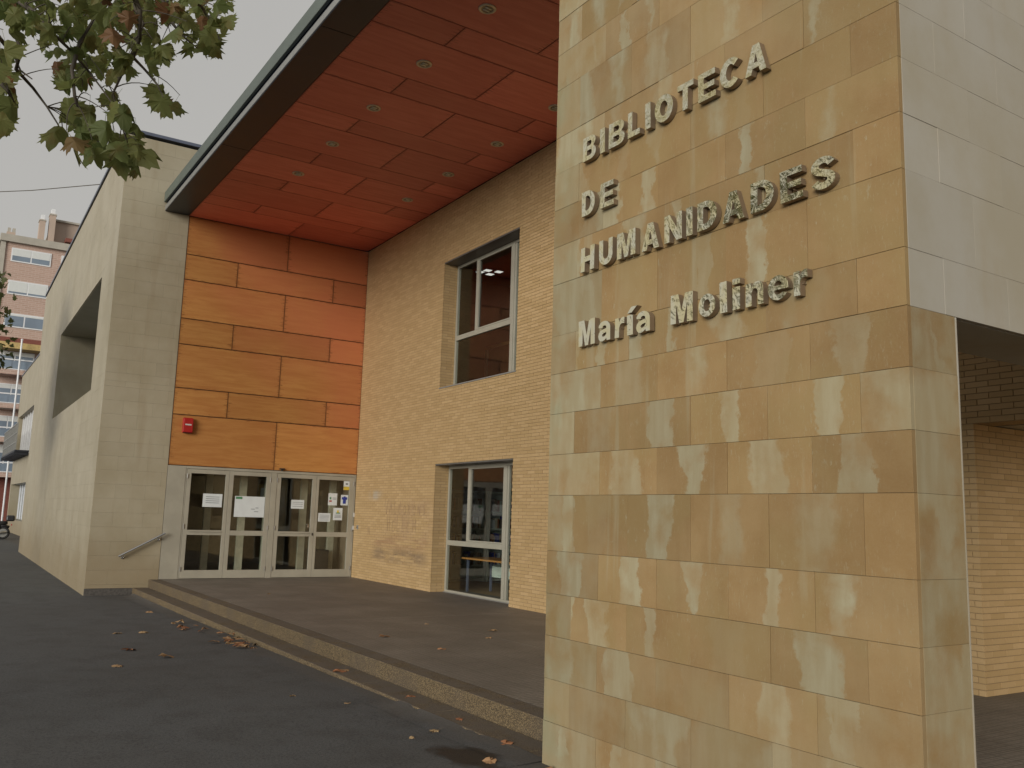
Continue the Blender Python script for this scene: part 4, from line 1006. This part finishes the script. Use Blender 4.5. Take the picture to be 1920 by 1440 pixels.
for i in range(4):
    l_ = empty('ceiling_lamp', Mw @ Vector([(1.46, 2.45, 7.995), (1.70, 2.53, 7.995), (1.42, 2.76, 7.995), (1.76, 2.82, 7.995)][i]), BRZ)
    tag(l_, 'small square ceiling lamp, lit, seen through the upper window', 'lamp', 'ceiling lamps behind the upper window')
    MB().box(-.10, .10, -.10, .10, -.04, 0).build('housing', MT['white_plastic'], l_)
    MB().box(-.085, .085, -.085, .085, -.046, -.041).build('diffuser', MT['glow'] if 'glow' in MT else MT['white_plastic'], l_)

# ------------------------------------------------------------------ rear wing of the library, further down the street
rw_ = empty('rear_wing', (-42, 4.8, 0)); tag(rw_, 'farther limestone wing of the library with balcony, beyond the pale block', 'building')
YW = 4.8; WX0, WX1, WZ = -69.6, -42.0, 10.42
def rwb(name, mat, a, bev=0, par=None): return MB().box(a[0] + 42, a[1] + 42, a[2] - YW, a[3] - YW, a[4], a[5]).build(name, mat, par or rw_, bev)
BX0, BX1 = -68.9, -58.5
rwb('wall', MT['limestone'], (BX1, WX1, YW, 14, -.5, WZ)); rwb('wall', MT['limestone'], (WX0, BX0, YW, 14, -.5, WZ))
rwb('wall', MT['limestone'], (BX0 + .001, BX1 - .001, YW, 14, 7.50, WZ)); rwb('wall', MT['limestone'], (BX0 + .001, BX1 - .001, YW, 14, 3.0, 4.68)); rwb('plinth_wall', MT['limestone'], (BX0 + .001, BX1 - .001, YW, 14, -.5, .75))
rwb('back_wall', MT['limestone'], (BX0 + .001, BX1 - .001, YW + 2.2, 13.9, 4.681, 7.499)); rwb('glazing', MT['far_glass'], (BX0 + .001, BX1 - .001, YW + .6, 13.9, .751, 2.999))
for x in np.linspace(BX0 + .3, BX1 - .4, 7): rwb('column', MT['far_white'], (x, x + .22, YW + .25, YW + .5, 4.681, 7.499)); rwb('mullion', MT['far_white'], (x, x + .10, YW + .5, YW + .58, .751, 2.999))
rwb('roof_edge', MT['blue_flash'], (WX0 - .05, WX1, YW - .04, YW + .3, WZ + .001, WZ + .08))
bal = MB().box(BX0 + 42, BX1 + 42, -.75, -.01, 4.72, 4.82).build('balcony', MT['dark_metal'], rw_)
for x in np.linspace(BX0 + .2, BX1 - .2, 16): MB().box(x + 42, x + 42.1, -.78, -.02, 4.55, 4.715).build('balcony_joist', MT['dark_metal'], bal)
for x in np.linspace(BX0 + .05, BX1 - .05, 30): MB().box(x + 42, x + 42.04, -.72, -.68, 4.825, 6.35).build('railing_bar', MT['grey_metal'], bal)
for z in (5.25, 5.8, 6.351): MB().box(BX0 + 42, BX1 + 42, -.73, -.67, z, z + .05).build('railing_rail', MT['grey_metal'], bal)

# ------------------------------------------------------------------ brick apartment building down the street
FX = -82.0; KF = 82 / 75.0
fy = lambda y: y * KF
fz = lambda z: 1.8 + (z - 1.8) * KF
fb = empty('apartment_building', (FX, fy(2.86), 0)); tag(fb, 'tall pinkish brick apartment building with white windows and chimneys down the street', 'building')
FY0 = fy(2.86)
def fbx(name, mat, x0, x1, y0, y1, z0, z1, par=None): return MB().box(x0, x1, fy(y0) - FY0, fy(y1) - FY0, fz(z0), fz(z1)).build(name, mat, par or fb)
fbx('wall', MT['far_brick'], -12, 0, 2.95, 16, 13.95, 21.12); fbx('lower_wall', MT['far_brick'], -12, -1.2, 2.95, 16, 3.62, 13.949)
fbx('ground_floor', MT['far_red'], -12, -1.3, 2.95, 16, -.5, 3.619)
fbx('cornice', MT['far_stone'], -12.2, .35, 2.72, 16, 21.121, 21.66); fbx('corner_pilaster', MT['far_stone'], -.6, .12, 2.80, 3.12, 13.95, 21.12)
fbx('penthouse', MT['far_render'], -11, -1.6, 6.33, 16, 21.661, 23.75); fbx('penthouse_edge', MT['far_stone'], -11.2, -1.4, 6.28, 16, 23.751, 23.90)
fbx('small_roof', MT['far_red'], -1.39, -.4, 7.1, 7.9, 22.0, 22.3)
for y0, y1, zt, pz in ((5.22, 5.62, 23.5, 23.9), (5.88, 6.30, 24.08, 24.5)):
    c_ = fbx('chimney', MT['far_render'], -1.5, -.6, y0, y1, 21.661, zt); fbx('chimney_cap', MT['far_white'], -1.35, -.75, y0 + .08, y1 - .08, zt + .001, pz, c_); fbx('chimney_band', MT['far_stone'], -1.55, -.55, y0 - .04, y1 + .04, zt - .12, zt - .03, c_)
c_ = fbx('chimney', MT['far_render'], -1.2, -.3, 3.10, 3.68, 21.661, 21.99)
for y in (3.16, 3.48): fbx('chimney_pot', MT['far_stone'], -1.0, -.6, y, y + .2, 21.991, 22.38, c_)
WINB = [(3.54, 6.22), (6.90, 9.6), (10.2, 12.9)]
for zi, (z0, z1) in enumerate(((19.69, 20.74), (17.19, 18.25), (14.71, 15.76))):
    for ya, yb in WINB:
        w = MB().box(-.02, .06, fy(ya) - FY0, fy(yb) - FY0, fz(z0), fz(z1)).build('window', MT['far_white'], fb)
        mid = (ya + yb) / 2
        for a, b in ((ya + .09, mid - .045), (mid + .045, yb - .09)):
            bl = {0: .58, 1: .86, 2: .12}[zi]; zs = z1 - .09 - (z1 - z0 - .18) * bl
            MB().box(.061, .068, fy(a) - FY0, fy(b) - FY0, fz(z0 + .09), fz(zs)).build('pane', MT['far_glass'], w)
            MB().box(.061, .075, fy(a) - FY0, fy(b) - FY0, fz(zs) + .002, fz(z1 - .09)).build('blind', MT['far_blind'], w)
for z0, wt, rt in ((11.15, 13.04, 12.21), (8.65, 10.61, 9.67), (6.17, 8.2, 7.18), (3.62, 6.04, 4.63)):
    bal = fbx('balcony', MT['far_brick'], -1.19, .5, 3.0, 14, z0, z0 + .36)
    for y in np.arange(3.05, 13.9, 1.35): fbx('balcony_glass', MT['far_glass'], .42, .45, y + .03, y + 1.28, z0 + .37, rt - .05, bal)
    fbx('handrail', MT['far_white'], .38, .50, 3.0, 14, rt, rt + .09, bal); fbx('foot_rail', MT['far_white'], .46, .52, 3.0, 14, z0 + .3605, z0 + .42, bal)
    for ya, yb in ((3.3, 5.9), (6.6, 9.2), (9.9, 12.5)):
        w = fbx('window', MT['far_white'], -1.195, -1.12, ya, yb, z0 + .37, wt); mid = (ya + yb) / 2
        for a, b in ((ya + .08, mid - .04), (mid + .04, yb - .08)): fbx('pane', MT['far_glass'], -1.119, -1.11, a, b, z0 + .45, (wt + rt) / 2 + .1, w); fbx('blind', MT['far_blind'], -1.119, -1.10, a, b, (wt + rt) / 2 + .11, wt - .06, w)
fbx('awning', MT['awning'], -1.1, .4, 3.05, 14, 13.1, 13.55)
fbx('band', MT['far_red'], -1.1, .02, 2.96, 14, 13.56, 13.949)
pole = empty('white_pole', (FX + .9, fy(4.83), 0)); tag(pole, 'thin white pole rising in front of the apartment balconies', 'pole')
MB().tube([(0, 0, -.2), (0, 0, fz(13.69))], .07, 8).build('shaft', MT['far_white'], pole); MB().lathe((0, 0, fz(13.69)), [(.10, 0), (.10, .06), (.03, .12)], 10).build('finial', MT['far_white'], pole)

# overhead cable
pts = [at(-60, 362, 0, -60), at(60, 357, 0, -55), at(195, 345, 0, -50)]
e_ = pts[-1] + (pts[-1] - pts[0]) * .15
cbm = MB().tube([pts[0] + (pts[0] - pts[1]) * 3, pts[0], pts[1], pts[2], e_], .022, 6)
tag(cbm.build('overhead_cable', MT['twig']), 'thin overhead cable crossing the sky at the left', 'cable')

# ------------------------------------------------------------------ motorcycle parked down the street
mc = empty('motorcycle', (-53.0, 2.87, gz(-53)), R(-98)); tag(mc, 'dark motorcycle with top case parked at the far left edge', 'motorcycle')
def wheel(x):
    w = MB(); n = 28; k_ = 8; vs = []; fs = []
    for i in range(n):
        a = 2 * math.pi * i / n
        for j in range(k_):
            b = 2 * math.pi * j / k_; r_ = .27 + .055 * math.cos(b); vs.append((x + r_ * math.cos(a), .055 * math.sin(b), .325 + r_ * math.sin(a)))
    for i in range(n):
        for j in range(k_): fs.append((i * k_ + j, ((i + 1) % n) * k_ + j, ((i + 1) % n) * k_ + (j + 1) % k_, i * k_ + (j + 1) % k_))
    w.add(vs, fs); o = w.build('wheel', MT['rubber'], mc, smooth=True)
    MB().lathe((x, 0, .325), [(.215, -.02), (.215, .02)], 24, 'y').build('rim', MT['grey_metal'], o)
wheel(.68); wheel(-.68)
m = MB(); m.tube([(-.55, 0, .62), (-.2, 0, .72), (.15, 0, .86), (.42, 0, .78)], [.10, .15, .17, .08], 12); m.build('fuel_tank', MT['black'], mc, smooth=True)
MB().tube([(-.85, 0, .84), (-.5, 0, .80), (-.05, 0, .78)], [.09, .13, .10], 10).build('seat', MT['rubber'], mc, smooth=True)
MB().tube([(-.25, 0, .42), (.0, 0, .48), (.25, 0, .42)], [.12, .17, .12], 10).build('engine', MT['dark_metal'], mc, smooth=True)
for s_ in (-1, 1): MB().tube([(.68, .09 * s_, .325), (.45, .07 * s_, .98)], .025, 8).build('fork', MT['chrome'], mc)
MB().tube([(.36, -.36, 1.05), (.45, -.1, 1.03), (.45, .1, 1.03), (.36, .36, 1.05)], .017, 8).build('handlebar', MT['black'], mc)
MB().lathe((.58, 0, .92), [(.03, -.06), (.09, .0), (.095, .04)], 14, 'x').build('headlight', MT['white_plastic'], mc)
MB().tube([(-.95, 0, .62), (-.68, 0, .70), (-.42, 0, .62)], .07, 8).build('rear_mudguard', MT['black'], mc, smooth=True)
MB().tube([(.2, .14, .35), (-.3, .16, .30), (-.85, .17, .40)], [.03, .045, .05], 10).build('exhaust', MT['chrome'], mc, smooth=True)
MB().box(-1.16, -.78, -.22, .22, .92, 1.22).build('top_case', MT['black'], mc, .07)
MB().box(-1.06, -1.02, -.06, .06, .70, .78).build('tail_light', MT['alarm'], mc, .01)

# ------------------------------------------------------------------ leaves
def leaf_mesh(name, seed, curl):
    r_ = random.Random(seed); m = MB()
    half = [(0, 0), (.13, -.05), (.27, .02), (.30, .11), (.40, .12), (.53, .09), (.44, .22), (.49, .30), (.37, .32), (.40, .43), (.53, .55), (.38, .52), (.34, .60), (.24, .54), (.19, .66), (.15, .84), (.10, .86), (0, 1.06)]
    half = [(x * r_.uniform(.92, 1.08), y * r_.uniform(.96, 1.04)) for x, y in half]
    left = [(-x * r_.uniform(.93, 1.07), y) for x, y in half[1:-1]][::-1]
    pts = half + left
    f = lambda x, y: curl * (-.9 * x * x - .35 * (y - .4) ** 2) + .05 * math.sin(7 * x + seed) * curl * 2
    vs = [(0, .34, f(0, .34))] + [(x, y, f(x, y)) for x, y in pts]
    n = len(pts)
    m.add(vs, [(0, 1 + i, 1 + (i + 1) % n) for i in range(n)])
    # petiole
    m.add([(-.010, 0, 0), (.010, 0, 0), (.006, -.42, .05), (-.006, -.42, .05)], [(0, 1, 2, 3)])
    return m.mesh(name)
LM = {('g', i): leaf_mesh('leaf', i, .6 + .3 * i) for i in range(4)}
for i in range(4): LM[('t', i)] = LM[('g', i)].copy()
for i in range(4): LM[('g', i)].materials.append(MT['leaf_green']); LM[('t', i)].materials.append(MT['leaf_turn'])
tree = empty('plane_tree', (-6.8, -3.4, gz(-6.8))); tag(tree, 'near plane tree whose leafy autumn branch hangs into the upper left', 'tree')
T0 = tree.location
def px(x, y, d): return CAM + ray(x, y) * d - T0
def inpoly(x, y, P):
    c_ = False
    for i in range(len(P)):
        (x1, y1), (x2, y2) = P[i], P[i - 1]
        if (y1 > y) != (y2 > y) and x < (x2 - x1) * (y - y1) / (y2 - y1) + x1: c_ = not c_
    return c_
fork = Vector((.6, .9, 4.6)); fork2 = Vector((.3, 1.0, 5.4))
BRN = [
 [(150, -70), (205, -25), (250, 8), (268, 45), (250, 95), (228, 140), (212, 175), (222, 215), (236, 262)],
 [(-60, -60), (20, -8), (60, 20), (88, 52), (130, 92), (165, 132), (190, 165), (215, 200)],
 [(-40, -10), (12, 22), (40, 92), (30, 130), (62, 165), (88, 200), (108, 232), (118, 252)],
 [(225, -70), (262, 20), (262, 70), (250, 108), (280, 140), (296, 160), (306, 182)],
 [(330, -70), (358, 0), (378, 12), (398, 48), (415, 78)],
 [(-60, 60), (0, 72), (30, 110), (38, 132), (60, 148)],
 [(160, -60), (185, 20), (150, 80), (135, 130), (140, 180), (150, 215), (178, 250), (188, 275)],
 [(270, -60), (310, 10), (320, 40), (345, 70), (370, 90)],
 [(-50, 110), (-5, 150), (15, 170), (25, 190), (5, 215)],
]
br = MB(); bpts = []
for bi, P in enumerate(BRN):
    d0 = 6.0 + .9 * random.random()
    q = [px(x, y, d0 + .25 * math.sin(i * 1.3 + bi)) for i, (x, y) in enumerate(P)]
    st = fork if bi in (1, 2, 5, 8) else fork2
    br.tube([st, st.lerp(q[0], .5) + Vector((0, 0, .25)), q[0]], [.05, .032, .02], 6)
    n = len(q); br.tube(q, [.017 - .0135 * i / (n - 1) for i in range(n)], 6)
    for i in range(n - 1):
        for t in (0, .33, .66): bpts.append((q[i].lerp(q[i + 1], t)))
    bpts.append(q[-1])
# trunk and limbs (outside the picture to the left)
tk = MB(); tk.tube([(0, 0, -.2), (.02, .01, .3), (.05, .05, 1.6), (.15, .2, 3.0), (.35, .5, 4.0), fork], [.34, .27, .23, .20, .17, .12], 14)
tk.tube([(.15, .2, 3.0), (-.5, -.2, 4.6), (-1.0, -.4, 6.4), (-1.1, -.4, 8.2)], [.17, .13, .09, .05], 10)
tk.tube([(.15, .2, 3.0), (-2.2, -.6, 5.6), (-5.0, -1.0, 7.6), (-8.0, -1.2, 8.8)], [.15, .13, .09, .03], 10)
tk.tube([(.35, .5, 4.0), (.2, -.6, 5.6), (.4, -1.4, 7.4)], [.14, .10, .05], 10); tk.tube([fork, fork2, (.2, .8, 6.6), (0, .6, 8.4)], [.12, .10, .08, .04], 10)
tk.build('trunk', MT['bark'], tree, smooth=True)
DENSE = [(-10, -20), (445, -20), (440, 15), (412, 30), (430, 62), (415, 95), (372, 100), (325, 118), (322, 145), (290, 130), (262, 118), (250, 155), (225, 130), (205, 150), (160, 160), (130, 178), (115, 150), (105, 120), (80, 95), (80, 60), (30, 45), (-10, 20)]
LOW = [(118, 205), (170, 195), (215, 175), (232, 200), (225, 225), (240, 255), (285, 285), (285, 300), (258, 298), (205, 305), (160, 300), (150, 285), (135, 255)]
SOLO = [(282, 178), (318, 178), (325, 205), (305, 212)]
LEFT1 = [(-10, 60), (30, 115), (40, 145), (10, 165), (-10, 170)]
LEFT2 = [(-12, 195), (22, 195), (26, 225), (5, 255), (-12, 250)]
rl_ = random.Random(77); nleaf = 0
specs = [(DENSE, 236, (.080, .145)), (LOW, 32, (.10, .170)), (SOLO, 5, (.13, .19)), (LEFT1, 9, (.13, .18)), (LEFT2, 5, (.12, .17))]
EX = [(102, 255, .20), (262, 285, .24), (255, 312, .17), (258, 245, .13), (428, 40, .13), (25, 62, .14), (140, 285, .19), (232, 215, .17), (224, 297, .2)]
def put_leaf(x, y, size, d, par):
    global nleaf
    p = px(x, y, d); kind = 't' if rl_.random() < .07 else 'g'
    o = link('leaf', LM[(kind, rl_.randrange(4))], None, par)
    # blade hangs: tip (local +Y) mostly down, face roughly sideways, tilted at random
    tip = Vector((rl_.uniform(-.65, .65), rl_.uniform(-.65, .65), -1.0 + rl_.uniform(-.2, .7))).normalized()
    view = (p + T0 - CAM).normalized(); nrm = (view * -1 + Vector((rl_.uniform(-.9, .9), rl_.uniform(-.9, .9), rl_.uniform(-.5, 1.0)))).normalized()
    xx = tip.cross(nrm).normalized(); nn = xx.cross(tip)
    M_ = Matrix((xx, tip, nn)).transposed().to_4x4() @ Matrix.Diagonal((size, size, size, 1))
    base = p - tip * size * .4
    o.matrix_local = Matrix.Translation(base) @ M_
    nleaf += 1
    stem = base - tip * size * .40
    nb_ = min(bpts, key=lambda b: (b - stem).length_squared)
    if (nb_ - stem).length < .42: 
        mid_ = stem.lerp(nb_, .5) + Vector((rl_.uniform(-.04, .04), rl_.uniform(-.04, .04), .05)); tw = []
        for j_ in range(6):
            t_ = j_ / 5; tw.append(stem * (1 - t_) ** 2 + mid_ * 2 * t_ * (1 - t_) + nb_ * t_ ** 2)
        br.tube(tw, [.0020 + .0004 * j_ for j_ in range(6)], 4, False)
for P, cnt, (s0, s1) in specs:
    k_ = 0; xs_ = [p[0] for p in P]; ys_ = [p[1] for p in P]
    while k_ < cnt:
        x, y = rl_.uniform(min(xs_), max(xs_)), rl_.uniform(min(ys_), max(ys_))
        if not inpoly(x, y, P): continue
        put_leaf(x, y, rl_.uniform(s0, s1), rl_.uniform(5.7, 7.6), tree); k_ += 1
for x, y, s_ in EX: put_leaf(x, y, s_, 6.2, tree)
br.build('branches', MT['twig'], tree, smooth=True)
# rest of the crown, outside the frame
LQ = leaf_mesh('lq', 5, .4); lv = [v.co.copy() for v in LQ.vertices]; lf = [tuple(p.vertices) for p in LQ.polygons]
def crown(cnt, centre, rad, size, seed, flt, clumps=0, cr_=.9):
    r_ = random.Random(seed); m = MB(); k_ = 0; g_ = 0; CL = []
    for _ in range(clumps):
        d = Vector((r_.gauss(0, 1), r_.gauss(0, 1), r_.gauss(0, 1))).normalized() * (r_.random() ** .4); CL.append(Vector(centre) + Vector((d.x * rad[0], d.y * rad[1], d.z * rad[2])))
    while k_ < cnt and g_ < cnt * 8:
        g_ += 1
        d = Vector((r_.gauss(0, 1), r_.gauss(0, 1), r_.gauss(0, 1))).normalized() * (r_.random() ** .45)
        p = Vector(centre) + Vector((d.x * rad[0], d.y * rad[1], d.z * rad[2]))
        if CL: p = r_.choice(CL) + d * cr_
        if not flt(p): continue
        M_ = Matrix.Translation(p) @ Matrix.Rotation(r_.uniform(0, 6.28), 4, 'Z') @ Matrix.Rotation(r_.uniform(-1.9, 1.9), 4, 'X') @ Matrix.Rotation(r_.uniform(-.6, .6), 4, 'Y') @ Matrix.Scale(r_.uniform(*size), 4)
        m.add([M_ @ v for v in lv], lf[:-1]); k_ += 1
    return m
def outside(p):
    x, y, w = pix(p + T0); return w < .3 or x < -60 or x > 1980 or y < -90 or y > 1500
cr = crown(900, (-4.2, -1.4, 9.4), (6.8, 2.6, 2.6), (.16, .27), 4, outside, 26, .85)
tag(cr.build('crown', MT['leaf_crown'], tree), kind='stuff')

# farther tree at the left edge
ft = empty('street_tree', (-29.0, -1.6, gz(-29))); tag(ft, 'farther street tree whose sparse foliage shows at the left edge before the brick building', 'tree')
m = MB(); m.tube([(0, 0, -.2), (.03, 0, 1.5), (.0, .1, 3.2), (.1, .5, 4.8), (0, 1.4, 6.0), (0, 2.3, 6.7)], [.24, .18, .15, .12, .06, .02], 10); m.tube([(0, .1, 3.2), (-.4, -.8, 5.5), (-.3, -1.4, 7.8)], [.12, .08, .03], 8); m.tube([(.1, .5, 4.8), (.2, 1.8, 5.0), (.3, 2.7, 5.4)], [.06, .03, .01], 6)
m.tube([(.0, 1.2, 5.8), (.1, 2.2, 7.4), (.1, 2.7, 8.0)], [.05, .02, .008], 6)
m.build('trunk', MT['bark'], ft, smooth=True)
def ftf(p):
    q = p + ft.location; x, y, w = pix(q)
    if x < -40: return True
    return (x < 22 and 470 < y < 690 and random.random() < .8) or (x < 46 and (478 < y < 505 or 525 < y < 565) and random.random() < .35)
cf = crown(2300, (0, 1.1, 6.4), (2.4, 2.7, 2.8), (.13, .22), 8, ftf)
tag(cf.build('crown', MT['leaf_far'], ft), kind='stuff')

# ------------------------------------------------------------------ fallen leaves
DL = [leaf_mesh('dry_leaf', 10 + i, .55 + .35 * i) for i in range(3)]
for d in DL: d.materials.append(MT['dry'])
rd = random.Random(41)
def fallen(x, y, z, s_, tone, lab, group='fallen leaves'):
    o = link('fallen_leaf', DL[rd.randrange(3)], None)
    o.location = (x, y, z + s_ * .10); o.scale = (s_,) * 3; o.rotation_euler = (rd.uniform(-.14, .14), rd.uniform(-.2, .2), rd.uniform(0, 6.28)); o['tone'] = tone
    tag(o, lab, 'leaf', group)
for x, y, s_, t, lab in [(-16.75, 3.42, .16, .7, 'curled fallen leaf on the asphalt nearest the handrail'), (-13.95, 2.54, .14, .9, 'left one of two small fallen leaves lying level on the asphalt'), (-13.86, 2.77, .13, .9, 'right one of two small fallen leaves lying level on the asphalt'),
    (-12.14, 2.40, .17, .15, 'dark thin fallen leaf lying alone on the asphalt'), (-11.33, 2.65, .19, .75, 'largest lone tan leaf in the middle of the asphalt'), (-10.91, 1.94, .13, .8, 'small tan leaf, the one lying nearest the left edge of the asphalt'),
    (-7.97, 3.44, .11, .9, 'yellowish leaf on the asphalt just below the step'), (-6.59, 3.66, .11, 1.0, 'pale curled leaf at the asphalt edge left of the pillar'), (-8.5, 3.1, .06, 1.0, 'tiny pale leaf scrap out on the dark asphalt'), (-6.45, 3.36, .05, 1.0, 'tiny pale scrap on the asphalt left of the pillar foot')]:
    fallen(x, y, gz(x) + .004, s_, t, lab)
for x, y, s_, t, lab in [(-9.30, 3.93, .15, .05, 'reddish cupped leaf on the edge of the lower step'), (-9.42, 4.04, .14, .7, 'tan pair-shaped leaf on the lower step beside the reddish cupped one'), (-7.84, 3.99, .15, .05, 'red-brown leaf lying on the lower step'), (-6.79, 4.0, .09, 0.0, 'small red leaf on the lower step'), (-5.90, 3.90, .14, .1, 'orange-brown leaf on the step just left of the pillar')]:
    fallen(x, y, .102, s_, t, lab)
for x, y, s_, t, lab in [(-10.50, 5.06, .15, .5, 'curled leaf on the terrace tiles, left of the others'), (-10.63, 6.66, .13, .9, 'pale leaf on the terrace tiles in front of the brick pier'), (-9.96, 6.2, .09, .8, 'small leaf on the terrace tiles below the pale one'), (-9.33, 5.24, .11, .4, 'greyish leaf in the middle of the terrace tiles'), (-11.53, 6.18, .06, .9, 'tiny leaf scrap in the middle of the terrace'), (-16.57, 5.56, .10, 1.0, 'small pale leaf on the terrace in front of the doors')]:
    fallen(x, y, ZP + .003, s_, t, lab)
for i in range(28):
    x = rd.uniform(-14.9, -11.4); y = 3.72 + rd.gauss(0, .09) - .04 * abs(x + 13)
    if x < -13.9: y -= rd.uniform(0, .38)
    fallen(x, min(y, 3.85), gz(x) + .012 + rd.uniform(0, .04), rd.uniform(.08, .15), rd.random() ** 1.5, 'dry brown leaf in the drift at the foot of the step', 'leaves drifted against the step')
for i, (x, y, s_) in enumerate([(-5.22, 3.70, .17), (-5.55, 3.55, .10)]):
    fallen(x, y, gz(x) + .01, s_, .55, ['tan leaf standing against the foot of the pillar', 'small leaf in the damp patch left of the pillar foot'][i])
